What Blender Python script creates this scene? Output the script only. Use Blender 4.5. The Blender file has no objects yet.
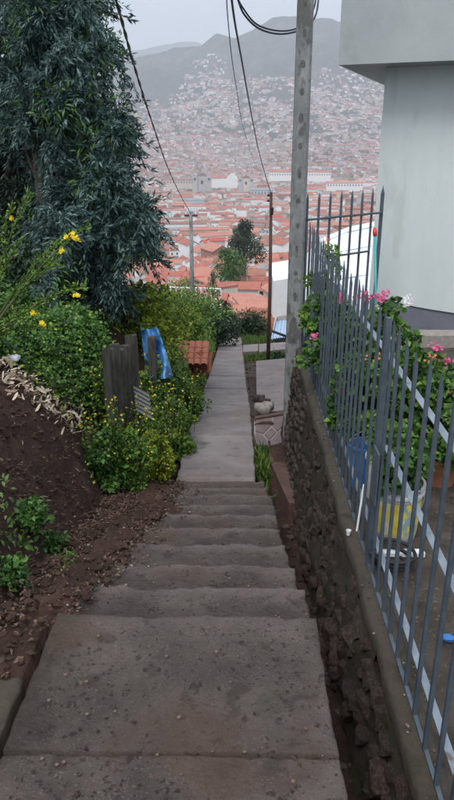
import bpy, math, random
import numpy as np
from mathutils import Vector, noise as mn

random.seed(7)
RNG = np.random.default_rng(7)
R = math.radians
SC = bpy.context.scene

# ------------------------------------------------------------------ camera
PITCH, YAW, FPX = R(20.7), R(0.95), 680.0
EYE = Vector((0.0, 0.0, 1.9))
cam = bpy.data.cameras.new('camera')
cam.sensor_fit = 'VERTICAL'
cam.sensor_height = 24.0
cam.lens = 24.0 * FPX / 800.0
cam.clip_start, cam.clip_end = 0.05, 30000
camo = bpy.data.objects.new('camera', cam)
camo.location = EYE
camo.rotation_euler = (R(90) - PITCH, 0, YAW)
SC.collection.objects.link(camo)
SC.camera = camo

# ------------------------------------------------------------------ light
SUN_EL, SUN_ROT = R(58), R(205)
world = bpy.data.worlds.new('World')
SC.world = world
world.use_nodes = True
nt = world.node_tree
nt.nodes.clear()
wo = nt.nodes.new('ShaderNodeOutputWorld')
bg = nt.nodes.new('ShaderNodeBackground')
sky = nt.nodes.new('ShaderNodeTexSky')
sky.sky_type = 'NISHITA'
sky.sun_disc = False
sky.sun_elevation = SUN_EL
sky.sun_rotation = SUN_ROT
sky.air_density, sky.dust_density, sky.ozone_density = 1.0, 3.0, 1.0
mx = nt.nodes.new('ShaderNodeMix'); mx.data_type = 'RGBA'
tc = nt.nodes.new('ShaderNodeTexCoord')
nz = nt.nodes.new('ShaderNodeTexNoise'); nz.inputs['Scale'].default_value = 3.0; nz.inputs['Detail'].default_value = 5
rp = nt.nodes.new('ShaderNodeValToRGB')
rp.color_ramp.elements[0].position, rp.color_ramp.elements[0].color = 0.3, (6.6, 7.4, 8.2, 1)
rp.color_ramp.elements[1].position, rp.color_ramp.elements[1].color = 0.7, (8.6, 9.3, 10.0, 1)
mx.inputs[0].default_value = 0.82
nt.links.new(tc.outputs['Generated'], nz.inputs['Vector'])
nt.links.new(nz.outputs['Fac'], rp.inputs['Fac'])
nt.links.new(sky.outputs[0], mx.inputs[6])
nt.links.new(rp.outputs[0], mx.inputs[7])
sx = nt.nodes.new('ShaderNodeSeparateXYZ')
nt.links.new(tc.outputs['Generated'], sx.inputs[0])
ov = nt.nodes.new('ShaderNodeMapRange')
ov.inputs['From Min'].default_value, ov.inputs['From Max'].default_value = 0.0, 1.0
ov.inputs['To Min'].default_value, ov.inputs['To Max'].default_value = 0.62, 1.35
nt.links.new(sx.outputs['Z'], ov.inputs['Value'])
vm = nt.nodes.new('ShaderNodeVectorMath'); vm.operation = 'SCALE'
nt.links.new(mx.outputs[2], vm.inputs[0]); nt.links.new(ov.outputs[0], vm.inputs['Scale'])
nt.links.new(vm.outputs[0], bg.inputs['Color'])
bg.inputs['Strength'].default_value = 0.06
nt.links.new(bg.outputs[0], wo.inputs['Surface'])

sl = bpy.data.lights.new('sun', 'SUN')
sl.energy = 0.9
sl.angle = R(25)
sl.color = (1.0, 0.96, 0.9)
so = bpy.data.objects.new('sun', sl)
so.rotation_euler = (R(90) - SUN_EL, 0, R(180) - SUN_ROT)
so.location = (0, 0, 30)
SC.collection.objects.link(so)

SC.view_settings.view_transform = 'Standard'
SC.view_settings.look = 'None'
SC.view_settings.gamma = 1.0
SC.view_settings.exposure = 1.35
SC.cycles.max_bounces = 6
SC.cycles.volume_bounces = 1
SC.cycles.transparent_max_bounces = 8

# ------------------------------------------------------------------ helpers
HEAD = np.array([-math.sin(YAW), math.cos(YAW), 0.0])
RIGHT = np.array([math.cos(YAW), math.sin(YAW), 0.0])
FWD = math.cos(PITCH) * HEAD - np.array([0, 0, math.sin(PITCH)])
DOWN = -math.sin(PITCH) * HEAD - np.array([0, 0, math.cos(PITCH)])
E3 = np.array(EYE)


def P(x, y, D):
    "world point at depth D on the sight line through (x, y) of the 454 x 800 photograph"
    return E3 + D * (FWD + RIGHT * ((x - 227) / FPX) + DOWN * ((y - 400) / FPX))


def proj(p):
    q = np.asarray(p, float) - E3
    d = q @ FWD
    return 227 + FPX * (q @ RIGHT) / d, 400 + FPX * (q @ DOWN) / d, d


def lerp(a, b, t):
    return a + (b - a) * t


ORG = {}


def meta(o, label=None, cat=None, group=None, kind=None):
    if label: o['label'] = label
    if cat: o['category'] = cat
    if group: o['group'] = group
    if kind: o['kind'] = kind
    return o


def thing(name, loc, label=None, cat=None, group=None, kind=None):
    o = bpy.data.objects.new(name, None)
    o.empty_display_size = 0.2
    o.location = loc
    SC.collection.objects.link(o)
    ORG[o.name] = np.array(loc, float)
    return meta(o, label, cat, group, kind)


def mk(name, V, F, mat, parent=None, smooth=False, mi=None, origin=None):
    V = np.asarray(V, float).reshape(-1, 3)
    if parent is not None:
        org = ORG[parent.name]
    elif origin is not None:
        org = np.array(origin, float)
    else:
        lo, hi = V.min(0), V.max(0)
        org = np.array([(lo[0] + hi[0]) / 2, (lo[1] + hi[1]) / 2, lo[2]])
    me = bpy.data.meshes.new(name)
    if isinstance(F, np.ndarray):
        n, k = F.shape
        me.vertices.add(len(V))
        me.vertices.foreach_set('co', (V - org).astype(np.float32).ravel())
        me.loops.add(n * k)
        me.loops.foreach_set('vertex_index', F.astype(np.int32).ravel())
        me.polygons.add(n)
        me.polygons.foreach_set('loop_start', np.arange(0, n * k, k, dtype=np.int32))
        me.polygons.foreach_set('loop_total', np.full(n, k, np.int32))
        me.update(calc_edges=True)
    else:
        me.from_pydata((V - org).tolist(), [], F)
    if isinstance(mat, (list, tuple)):
        for m in mat: me.materials.append(m)
    else:
        me.materials.append(mat)
    if mi is not None:
        me.polygons.foreach_set('material_index', np.asarray(mi, np.int32))
    if smooth:
        me.polygons.foreach_set('use_smooth', np.ones(len(me.polygons), bool))
    me.update()
    o = bpy.data.objects.new(name, me)
    SC.collection.objects.link(o)
    if parent is not None:
        o.parent = parent
        ORG[o.name] = org
    else:
        o.location = org
        ORG[o.name] = org
    return o


class MB:
    def __init__(s): s.v, s.f, s.m = [], [], []

    def add(s, V, F, m=0):
        n = len(s.v)
        s.v.extend([tuple(p) for p in V])
        s.f.extend([tuple(i + n for i in f) for f in F])
        s.m.extend([m] * len(F))

    def box(s, lo, hi, m=0, M=None):
        x0, y0, z0 = lo; x1, y1, z1 = hi
        V = [(x0, y0, z0), (x1, y0, z0), (x1, y1, z0), (x0, y1, z0), (x0, y0, z1), (x1, y0, z1), (x1, y1, z1), (x0, y1, z1)]
        if M is not None: V = [M(p) for p in V]
        s.add(V, [(0, 3, 2, 1), (4, 5, 6, 7), (0, 1, 5, 4), (1, 2, 6, 5), (2, 3, 7, 6), (3, 0, 4, 7)], m)

    def tube(s, pts, rad, n=8, m=0, cap=True):
        pts = [np.asarray(p, float) for p in pts]
        if not hasattr(rad, '__len__'): rad = [rad] * len(pts)
        V, F = [], []
        up = np.array([0.13, 0.21, 0.97])
        for i, p in enumerate(pts):
            t = pts[min(i + 1, len(pts) - 1)] - pts[max(i - 1, 0)]
            t = t / (np.linalg.norm(t) + 1e-9)
            u = np.cross(t, up)
            if np.linalg.norm(u) < 0.15: u = np.cross(t, np.array([1.0, 0, 0]))
            u /= np.linalg.norm(u)
            w = np.cross(t, u)
            for k in range(n):
                a = 2 * math.pi * k / n
                V.append(p + rad[i] * (math.cos(a) * u + math.sin(a) * w))
        for i in range(len(pts) - 1):
            for k in range(n):
                a, b = i * n + k, i * n + (k + 1) % n
                F.append((a, b, b + n, a + n))
        if cap:
            F.append(tuple(range(n))[::-1])
            F.append(tuple(range((len(pts) - 1) * n, len(pts) * n)))
        s.add(V, F, m)

    def lathe(s, c, prof, n=20, m=0):
        V, F = [], []
        for r, z in prof:
            for k in range(n):
                a = 2 * math.pi * k / n
                V.append((c[0] + r * math.cos(a), c[1] + r * math.sin(a), c[2] + z))
        for i in range(len(prof) - 1):
            for k in range(n):
                a, b = i * n + k, i * n + (k + 1) % n
                F.append((a, b, b + n, a + n))
        s.add(V, F, m)

    def build(s, name, mat, parent=None, smooth=False, **k):
        return mk(name, s.v, s.f, mat, parent, smooth, mi=s.m if isinstance(mat, (list, tuple)) else None, **k)


def vnoise(x, y, seed=0):
    "vectorised 2-D value noise, about -1..1"
    x = np.asarray(x, float); y = np.asarray(y, float)
    xi, yi = np.floor(x).astype(np.int64), np.floor(y).astype(np.int64)
    fx, fy = x - xi, y - yi
    fx, fy = fx * fx * (3 - 2 * fx), fy * fy * (3 - 2 * fy)

    def h(a, b):
        n = (a * 374761393 + b * 668265263 + seed * 2147483647) & 0xffffffff
        n = ((n ^ (n >> 13)) * 1274126177) & 0xffffffff
        return ((n ^ (n >> 16)) & 0xffff) / 32767.5 - 1
    return (h(xi, yi) * (1 - fx) + h(xi + 1, yi) * fx) * (1 - fy) + (h(xi, yi + 1) * (1 - fx) + h(xi + 1, yi + 1) * fx) * fy


def fbm(x, y, o=4, seed=0):
    r, a = 0, 1.0
    for i in range(o):
        r = r + a * vnoise(np.asarray(x) * 2 ** i, np.asarray(y) * 2 ** i, seed + i)
        a *= 0.5
    return r


def grid_faces(nx, ny):
    i, j = np.meshgrid(np.arange(nx - 1), np.arange(ny - 1), indexing='ij')
    a = (i * ny + j).ravel()
    return np.stack([a, a + ny, a + ny + 1, a + 1], 1)


# ------------------------------------------------------------------ materials
def mat(name, cols, rough=0.8, scale=5.0, detail=6, bump=0.0, bscale=None, tread_tone=None, spots=None, coord='Object', stretch=None, metallic=0.0, trans=0.0, island=False, spec=0.3, dist=0.02):
    m = bpy.data.materials.new(name)
    m.use_nodes = True
    t = m.node_tree
    b = t.nodes['Principled BSDF']
    L = t.links.new
    b.inputs['Roughness'].default_value = rough
    b.inputs['Metallic'].default_value = metallic
    b.inputs['Specular IOR Level'].default_value = spec
    co = t.nodes.new('ShaderNodeTexCoord')
    src = co.outputs[coord]
    if stretch:
        mp = t.nodes.new('ShaderNodeMapping'); mp.inputs['Scale'].default_value = stretch
        L(src, mp.inputs[0]); src = mp.outputs[0]
    n = t.nodes.new('ShaderNodeTexNoise')
    n.inputs['Scale'].default_value = scale; n.inputs['Detail'].default_value = detail
    n.inputs['Roughness'].default_value = 0.65
    L(src, n.inputs['Vector'])
    fac = n.outputs['Fac']
    if island:
        g = t.nodes.new('ShaderNodeNewGeometry')
        ma = t.nodes.new('ShaderNodeMath'); ma.operation = 'MULTIPLY_ADD'
        ma.inputs[1].default_value = 0.55; L(g.outputs['Random Per Island'], ma.inputs[0])
        mb = t.nodes.new('ShaderNodeMath'); mb.operation = 'MULTIPLY_ADD'
        mb.inputs[1].default_value = 1.0; mb.inputs[2].default_value = -0.27
        L(fac, mb.inputs[0]); L(mb.outputs[0], ma.inputs[2])
        fac = ma.outputs[0]
    r = t.nodes.new('ShaderNodeValToRGB')
    e = r.color_ramp.elements
    lo, hi = (0.3, 0.7)
    while len(e) < len(cols): e.new(0.5)
    for i, c in enumerate(cols):
        e[i].position = lo + (hi - lo) * i / max(1, len(cols) - 1)
        e[i].color = (*c, 1)
    L(fac, r.inputs['Fac'])
    col = r.outputs['Color']
    if spots:
        for (sc_, th, c, amt) in spots:
            v = t.nodes.new('ShaderNodeTexNoise'); v.inputs['Scale'].default_value = sc_; v.inputs['Detail'].default_value = 3
            L(src, v.inputs['Vector'])
            rr = t.nodes.new('ShaderNodeValToRGB')
            rr.color_ramp.elements[0].position = th; rr.color_ramp.elements[0].color = (0, 0, 0, 1)
            rr.color_ramp.elements[1].position = th + 0.06; rr.color_ramp.elements[1].color = (amt, amt, amt, 1)
            L(v.outputs['Fac'], rr.inputs['Fac'])
            x = t.nodes.new('ShaderNodeMix'); x.data_type = 'RGBA'
            L(rr.outputs['Color'], x.inputs[0]); L(col, x.inputs[6]); x.inputs[7].default_value = (*c, 1)
            col = x.outputs[2]
    if tread_tone:
        at = t.nodes.new('ShaderNodeAttribute'); at.attribute_name = 'tread_tone'
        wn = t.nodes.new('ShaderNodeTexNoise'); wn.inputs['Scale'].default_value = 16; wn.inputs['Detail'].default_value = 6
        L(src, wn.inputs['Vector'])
        for sgn, c_ in ((1, tread_tone[0]), (-1, tread_tone[1])):
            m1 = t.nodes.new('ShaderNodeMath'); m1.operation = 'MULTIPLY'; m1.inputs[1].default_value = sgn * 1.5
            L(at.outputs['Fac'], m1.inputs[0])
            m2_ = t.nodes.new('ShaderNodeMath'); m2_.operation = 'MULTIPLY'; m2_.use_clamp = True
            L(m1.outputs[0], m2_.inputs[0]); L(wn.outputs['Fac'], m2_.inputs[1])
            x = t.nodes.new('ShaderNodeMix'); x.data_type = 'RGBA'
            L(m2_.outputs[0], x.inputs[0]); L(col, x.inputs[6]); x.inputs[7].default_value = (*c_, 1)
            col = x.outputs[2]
    L(col, b.inputs['Base Color'])
    if bump:
        n2 = t.nodes.new('ShaderNodeTexNoise'); n2.inputs['Scale'].default_value = bscale or scale * 6; n2.inputs['Detail'].default_value = 8
        n2.inputs['Roughness'].default_value = 0.7
        L(src, n2.inputs['Vector'])
        bp = t.nodes.new('ShaderNodeBump'); bp.inputs['Strength'].default_value = bump; bp.inputs['Distance'].default_value = dist
        L(n2.outputs['Fac'], bp.inputs['Height']); L(bp.outputs[0], b.inputs['Normal'])
    if trans:
        out = t.nodes['Material Output']
        tr = t.nodes.new('ShaderNodeBsdfTranslucent'); L(col, tr.inputs['Color'])
        ms = t.nodes.new('ShaderNodeMixShader'); ms.inputs[0].default_value = trans
        L(b.outputs[0], ms.inputs[1]); L(tr.outputs[0], ms.inputs[2]); L(ms.outputs[0], out.inputs['Surface'])
    return m


M = {}
M['concrete'] = mat('worn_wet_vignetted_concrete', [(.038, .028, .025), (.075, .058, .052), (.122, .097, .088)], .55, 2.6, 10, .8, 60, tread_tone=((.185, .148, .142), (.026, .018, .014)),  # wet tone; vignette darkening of the foreground also put into the colour
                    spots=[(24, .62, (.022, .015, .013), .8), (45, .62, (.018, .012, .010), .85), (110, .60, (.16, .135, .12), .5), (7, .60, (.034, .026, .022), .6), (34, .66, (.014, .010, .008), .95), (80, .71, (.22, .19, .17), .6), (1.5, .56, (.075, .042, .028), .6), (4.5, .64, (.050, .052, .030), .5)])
M['concrete_path'] = mat('pale_worn_concrete', [(.130, .110, .110), (.185, .160, .160), (.240, .212, .212)], .65, 1.6, 9, .4, 25,
                         spots=[(6, .60, (.09, .075, .068), .6), (40, .68, (.05, .04, .034), .8), (1.2, .58, (.14, .10, .09), .5)])
M['concrete_old'] = mat('mossy_concrete', [(.035, .027, .02), (.07, .056, .045), (.045, .044, .026)], .85, 6, 8, .8, 40)
M['cap'] = mat('dirty_cap_mortar', [(.026, .021, .015), (.062, .051, .041), (.036, .034, .020)], .85, 7, 8, .7, 45)
M['soil'] = mat('red_brown_soil', [(.022, .011, .008), (.050, .025, .018), (.098, .052, .038)], .95, 3.5, 10, 1.0, 22, spots=[(30, .66, (.19, .13, .10), .7), (60, .7, (.02, .012, .01), .8)], dist=.05)
M['terrace'] = mat('packed_earth', [(.035, .028, .022), (.065, .052, .042), (.095, .078, .064)], .95, 5, 10, 1.0, 35, spots=[(40, .66, (.22, .18, .14), .7)])
M['stone'] = mat('rubble_stone', [(.018, .013, .010), (.042, .031, .025), (.095, .072, .062)], .85, 7, 8, .9, 30)
M['stone_r'] = mat('reddish_rubble_stone', [(.022, .013, .010), (.055, .034, .027), (.12, .085, .075)], .85, 7, 8, .9, 30)
M['mud'] = mat('dark_mud_mortar', [(.012, .009, .006), (.034, .026, .018), (.024, .030, .011)], .95, 8, 8, 1.0, 35)
M['flag'] = mat('purplish_flagstone', [(.10, .075, .078), (.16, .12, .122)], .6, 6, 6, .4, 40)
M['mortar'] = mat('pale_mortar', [(.20, .175, .165), (.30, .27, .25)], .8, 20, 4, .3)
M['kerb'] = mat('reddish_cement_kerb', [(.065, .034, .027), (.115, .068, .058)], .75, 6, 6, .5, 40)
M['pole'] = mat('weathered_concrete_pole', [(.13, .138, .138), (.21, .218, .22), (.29, .30, .30)], .8, 3.5, 8, .5, 30, stretch=(1.6, 1.6, .8), spots=[(4, .56, (.085, .08, .075), .75), (11, .6, (.10, .095, .09), .6)])
M['pole_hole'] = mat('dark_recess', [(.05, .048, .046), (.15, .145, .14)], .9, 30)
M['wood'] = mat('dark_weathered_wood', [(.03, .027, .022), (.07, .065, .055), (.10, .098, .085)], .85, 8, 8, .8, 30, stretch=(6, 6, .7))
M['wood_pole'] = mat('brown_timber_pole', [(.06, .035, .03), (.12, .075, .065)], .85, 8, 6, .5, stretch=(4, 4, .4))
M['iron'] = mat('slate_grey_painted_iron', [(.045, .06, .08), (.070, .09, .115), (.095, .118, .145)], .42, 7, 6, .15, 60, metallic=.15, spec=.5, spots=[(18, .70, (.07, .035, .02), .7)])
M['rail'] = mat('sky_paled_painted_iron', [(.14, .17, .21), (.24, .28, .33)], .42, 9, 6, .15, 60, metallic=.15, spec=.5, spots=[(15, .66, (.10, .06, .04), .8)])  # sky light on the flat rail tops put into a paler colour
M['plaster'] = mat('pale_green_grey_plaster', [(.52, .575, .58), (.56, .61, .615), (.59, .64, .645)], .75, 1.2, 8, .15, 40, stretch=(1.6, 1.6, .45), spots=[(2.2, .60, (.45, .49, .48), .5), (7, .66, (.47, .50, .49), .5)])
M['plinth'] = mat('slate_plinth_paint', [(.13, .14, .175), (.18, .19, .23)], .7, 3, 6, .2)
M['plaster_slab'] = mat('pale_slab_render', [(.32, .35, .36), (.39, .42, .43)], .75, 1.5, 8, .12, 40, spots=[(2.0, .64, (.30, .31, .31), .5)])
M['white'] = mat('white_paint', [(.62, .63, .65), (.74, .75, .76)], .6, 3, 5)
M['cable'] = mat('black_cable', [(.012, .012, .014), (.03, .03, .032)], .5, 20)
M['cable_b'] = mat('blue_black_cable', [(.02, .03, .06), (.05, .06, .09)], .45, 20)
M['teal'] = mat('teal_plastic', [(.03, .28, .30), (.05, .36, .38)], .4, 20)
M['red'] = mat('red_plastic', [(.5, .03, .04), (.6, .05, .05)], .4, 20)
M['tarp'] = mat('blue_tarpaulin', [(.04, .17, .42), (.08, .27, .58), (.14, .36, .66)], .42, 5, 6, .3, spec=.5)
M['tarp_grey'] = mat('slate_grey_sheet', [(.10, .12, .15), (.15, .175, .21)], .55, 4, 6, .3)
M['metal_sheet'] = mat('galvanised_sheet', [(.22, .24, .24), (.36, .38, .38)], .45, 6, 6, .1, metallic=.5, spots=[(7, .6, (.12, .07, .05), .6)])
M['sheet_blue'] = mat('pale_blue_roof_sheet', [(.30, .40, .52), (.42, .52, .64)], .5, 4, 6, .1)
M['tile'] = mat('terracotta_tile', [(.30, .085, .05), (.42, .15, .09), (.50, .22, .15)], .8, 8, 7, .4, spots=[(12, .66, (.12, .07, .05), .6)])
M['brick'] = mat('raw_clay_brick', [(.22, .08, .05), (.34, .14, .09)], .85, 8, 6, .5)
M['husk'] = mat('dry_corn_husk', [(.30, .22, .16), (.46, .38, .29), (.62, .55, .45)], .8, 14, 6, .4, island=True)
M['husk_d'] = mat('rotting_husk', [(.10, .06, .04), (.20, .13, .09), (.32, .24, .17)], .85, 14, 6, .4, island=True)
M['litter'] = mat('dead_leaf_litter', [(.03, .018, .012), (.065, .038, .026), (.15, .10, .07)], .85, 10, 5, .4, island=True)
M['pebble'] = mat('pale_pebble', [(.05, .032, .025), (.10, .07, .058), (.24, .20, .175)], .8, 12, 5, .4, island=True)
M['bark'] = mat('peeling_bark', [(.035, .030, .025), (.085, .075, .065), (.13, .115, .095)], .85, 6, 7, .7, stretch=(3, 3, .6))
M['stem'] = mat('green_stem', [(.06, .08, .02), (.12, .14, .05)], .7, 12)
M['twig'] = mat('brown_twig', [(.06, .045, .03), (.14, .10, .07)], .85, 12)
M['euc'] = mat('blue_green_leaf', [(.014, .040, .034), (.046, .098, .088), (.125, .200, .190)], .5, 1.6, 3, island=True, trans=.25, spec=.4)
M['euc_d'] = mat('dark_evergreen_leaf', [(.010, .022, .018), (.022, .042, .032), (.040, .070, .050)], .5, 1.6, 3, island=True, trans=.2, spec=.4)
M['leaf'] = mat('mid_green_leaf', [(.018, .058, .010), (.046, .125, .020), (.10, .21, .035)], .5, 3, 3, island=True, trans=.3, spec=.4)
M['leaf_b'] = mat('bright_green_leaf', [(.045, .105, .014), (.105, .21, .03), (.19, .31, .05)], .5, 3, 3, island=True, trans=.3, spec=.4)
M['leaf_y'] = mat('yellow_green_leaf', [(.09, .14, .014), (.20, .27, .026), (.34, .40, .05)], .55, 3, 3, island=True, trans=.3)
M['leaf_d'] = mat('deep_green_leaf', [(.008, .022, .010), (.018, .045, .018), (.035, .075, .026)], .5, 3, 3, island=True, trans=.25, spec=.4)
M['grass'] = mat('grass_blade', [(.03, .075, .012), (.075, .15, .025), (.15, .22, .05)], .6, 3, 3, island=True, trans=.3)
M['fl_y'] = mat('yellow_petal', [(.70, .50, .02), (.85, .66, .04)], .6, 9, island=True, trans=.3)
M['fl_p'] = mat('pink_petal', [(.55, .07, .20), (.72, .18, .34)], .6, 9, island=True, trans=.3)
M['fl_w'] = mat('white_petal', [(.65, .62, .66), (.80, .78, .80)], .6, 9, island=True, trans=.3)
M['fl_o'] = mat('coral_petal', [(.62, .16, .12), (.75, .30, .2)], .6, 9, island=True, trans=.3)
M['bucket_y'] = mat('yellow_printed_label', [(.50, .36, .03), (.62, .50, .10), (.45, .50, .18)], .45, 14, 4, 0, stretch=(1, 1, .6), spots=[(9, .57, (.16, .30, .34), .85), (15, .62, (.62, .60, .52), .8)])
M['bucket_w'] = mat('scuffed_white_plastic', [(.36, .35, .36), (.55, .54, .54)], .45, 12, 5)
M['bucket_b'] = mat('blue_plastic', [(.03, .12, .35), (.06, .20, .48)], .4, 12, 5)
M['black'] = mat('black_rubber', [(.012, .012, .013), (.03, .03, .03)], .6, 12, 5)
M['clay'] = mat('clay_pot', [(.22, .09, .05), (.32, .14, .08)], .8, 10, 5)
M['grille_glass'] = mat('dark_window_glass', [(.02, .025, .03), (.05, .055, .06)], .2, 5)

# ------------------------------------------------------------------ ground profile along the path
PROF_Y = [-3, 2.41, 6.5, 8.8, 14.3, 26, 30, 33, 60, 75, 120, 180, 280, 420, 600, 850, 1200, 2500]
PROF_Z = [0, 0, -1.45, -1.68, -3.0, -5.4, -6.2, -8.2, -17.0, -21, -30, -39, -51, -65, -78, -91, -101, -112]


def zp(y): return np.interp(y, PROF_Y, PROF_Z)


N_STEP, TREAD, RISE = 9, 0.4544, 0.1611
TERR = -0.42


def H(x, y):
    "local ground height"
    x = np.asarray(x, float); y = np.asarray(y, float)
    base = zp(y)
    n = fbm(x * .9, y * .9, 4, 3) * .06 + fbm(x * 4.5, y * 4.5, 3, 9) * .036 + np.maximum(fbm(x * 11, y * 11, 2, 14), -.2) * .014
    left_edge = np.interp(y, [0, 2.4, 6.4, 6.9, 8], [-.84, -.84, -.83, -.68, -.68])
    s = np.clip(left_edge - x, 0, None)
    amp = np.interp(y, [-1, 1.6, 2.6, 4, 6, 10, 20, 30, 34], [.55, .7, 1.0, 1.35, 1.5, 1.45, 1.35, 1.0, .2])
    toe = np.interp(y, [0, 2.2, 3.0, 6, 8], [.28, .3, .30, .42, .1])
    bank = amp * (1 - np.exp(-(np.clip(s - toe, 0, None) / .42) ** 1.25)) + .17 * np.clip(s - .9, 0, 40)
    lh = base - .10 + bank + n * np.clip(s * 3, 0.15, 1.6)
    right_edge = np.interp(y, [0, 6.4, 6.9, 8], [.34, .34, .22, .22])
    r = np.clip(x - right_edge, 0, None)
    gut = base - np.interp(y, [0, 2, 5, 6.2, 7, 8.5, 9.5], [1.0, .95, .62, .35, .14, .10, .10])
    far_r = base - .10 - .10 * np.clip(x - 1.4, 0, 30) + n
    rh = np.where(y < 8.6, gut, far_r)
    h = np.where(x < left_edge, lh, np.where(x > right_edge, rh, base - .35))
    h = np.where((x > .70) & (y < 8.45), TERR - .30, h)
    return h


def hit(px, py, d0=1.5, d1=60):
    "where the sight line through an image point meets the ground"
    for D in np.geomspace(d0, d1, 400):
        p = P(px, py, D)
        if p[2] <= float(H(p[0], p[1])): return np.array([p[0], p[1], float(H(p[0], p[1]))])
    return P(px, py, d1)


def near_terrain():
    xs = np.unique(np.concatenate([np.linspace(-40, -6, 40), np.linspace(-6, -2.6, 50), np.linspace(-2.6, -.6, 120), np.array([-.5, .1]), np.linspace(.2, .70, 14), np.array([.705, .72]), np.linspace(.8, 4, 40), np.linspace(4, 30, 30)]))
    ys = np.unique(np.concatenate([np.linspace(-4, 1, 30), np.linspace(1, 9, 330), np.linspace(9, 20, 130), np.linspace(20, 62, 120)]))
    X, Y = np.meshgrid(xs, ys, indexing='ij')
    Z = H(X, Y)
    V = np.stack([X, Y, Z], -1).reshape(-1, 3)
    o = mk('hillside_ground', V, grid_faces(len(xs), len(ys)), M['soil'], smooth=True, origin=(0, 0, 0))
    meta(o, 'red brown soil bank and ground beside the steps', kind='structure')


near_terrain()

# ------------------------------------------------------------------ steps and path
def slab_piece(name, x0, x1, y0, y1, z0, z1, thick, mat_, parent, seed, rough=.010, nx=40, ny=16, edge=.012, tread_tone=0, rnd=.022):
    nx, ny = max(nx, 9), max(ny, 7)
    if x1 - x0 < .1: x0, x1 = x0 - .01, x1 + .01
    xs = np.concatenate([[x0, x0 + .006, x0 + .014], np.linspace(x0 + .03, x1 - .03, nx - 6), [x1 - .014, x1 - .006, x1]])
    ys = y0 + (y1 - y0) * np.linspace(0, 1, ny)
    lt = y1 - y0
    ys = np.concatenate([np.linspace(y0, y1 - .03, ny - 3), [y1 - .014, y1 - .006, y1]])
    X, Y = np.meshgrid(xs, ys, indexing='ij')
    t = (Y - y0) / (y1 - y0)
    wob = edge * (fbm(X * 5, Y * 0 + seed, 2, seed) * .6 + fbm(X * 23, Y * 0 + seed, 3, seed) * .5)
    Y2 = Y + wob * (t > .9) * 1.2
    X2 = X + edge * (fbm(Y * 9, X * 0 + seed * 3.3, 3, seed + 5)) * ((X <= x0 + .015) * .6 + (X >= x1 - .015) * .6)
    Z = z0 + (z1 - z0) * t + rough * (fbm(X * 3, Y * 3, 4, seed) * .35 + fbm(X * 14, Y * 14, 3, seed) * .16)
    ed = np.maximum(np.clip(1 - (y1 - Y) / rnd, 0, 1), np.clip(1 - (x1 - X) / .022, 0, 1))
    ed = np.maximum(ed, np.clip(1 - (X - x0) / .022, 0, 1))
    Z = Z - ed ** 2 * (.010 + .008 * vnoise(X * 17, Y * 17, seed)) - np.clip(1 - (y1 - Y) / .06, 0, 1) * np.clip(fbm(X * 8, X * 0 + seed, 2, seed) - .35, 0, 1) * .02
    top = np.stack([X2, Y2, Z], -1)
    V = top.reshape(-1, 3).tolist()
    F = [tuple(r) for r in grid_faces(nx, ny)]
    loop = [i * ny for i in range(nx)] + [(nx - 1) * ny + j for j in range(1, ny)] + [i * ny + ny - 1 for i in range(nx - 2, -1, -1)] + [j for j in range(ny - 2, 0, -1)]
    n0 = len(V)
    for i in loop:
        p = V[i]; V.append([p[0], p[1], p[2] - thick])
    k = len(loop)
    for a in range(k):
        b = (a + 1) % k
        F.append((loop[a], n0 + a, n0 + b, loop[b]))
    o = mk(name, V, F, mat_, parent, smooth=True)
    if tread_tone:
        at = o.data.attributes.new('tread_tone', 'FLOAT', 'POINT')
        wv = np.interp((Y - y0) / (y1 - y0), [0, .55, .72, .86, .96, 1], [-.9, -.8, -.2, .35, .9, 1.0]) * tread_tone  # tread tone: dark at the back, pale at the nose, darker on the left
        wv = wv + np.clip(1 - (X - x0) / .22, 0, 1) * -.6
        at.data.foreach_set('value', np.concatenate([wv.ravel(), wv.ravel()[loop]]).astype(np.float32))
    return o


stair = thing('stairway', (-.2, 2, 0), 'worn wet concrete steps going down between the soil bank and the fence', kind='structure')
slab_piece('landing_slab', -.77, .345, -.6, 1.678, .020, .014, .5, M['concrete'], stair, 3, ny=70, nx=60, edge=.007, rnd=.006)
slab_piece('landing_slab', -.775, .34, 1.69, 2.41, .012, 0, .42, M['concrete'], stair, 11, ny=40, nx=60, edge=.010, tread_tone=.25)
for k in range(N_STEP):
    y0 = 2.41 + TREAD * k - .05
    y1 = 2.41 + TREAD * (k + 1) + random.uniform(-.03, .03)
    z = -RISE * (k + 1)
    xl = -.80 + random.uniform(-.03, .03) - (.05 if k > 4 else 0)
    xr = .335 + random.uniform(-.014, .014) - .004 * k
    slab_piece('step', xl, xr, y0, y1, z + .035, z - .022, .4, M['concrete'], stair, 20 + k, rough=.022, nx=44, ny=22, edge=.020, tread_tone=.55)

path = thing('footpath', (-.2, 12, zp(12)), 'long pale concrete footpath sloping down towards the city', kind='structure')
py = [6.46, 7.9, 10.1, 12.4, 14.8, 17.3, 19.8, 22.3, 24.8, 27.3, 30.2]
for i in range(len(py) - 1):
    a, b = py[i], py[i + 1] - .012
    xl, xr = -.62 - .003 * a, .215 - .003 * a
    slab_piece('path_slab', xl, xr, a, b, zp(a) - (0 if i else 0.0), zp(b), .35, M['concrete_path'] if i else M['concrete_path'], path, 60 + i, rough=.008, nx=18, ny=22, edge=.014)
# side strip of the drain that borders the footpath
for i in range(len(py) - 1):
    a, b = max(py[i], 7.0), py[i + 1] - .05
    if b > 9: slab_piece('drain_edge', .175 - .003 * a + .02, .245 - .003 * a, a, b, zp(a) - .05, zp(b) - .05, .25, M['concrete_old'], path, 160 + i, nx=4, ny=16, edge=.01)

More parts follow.
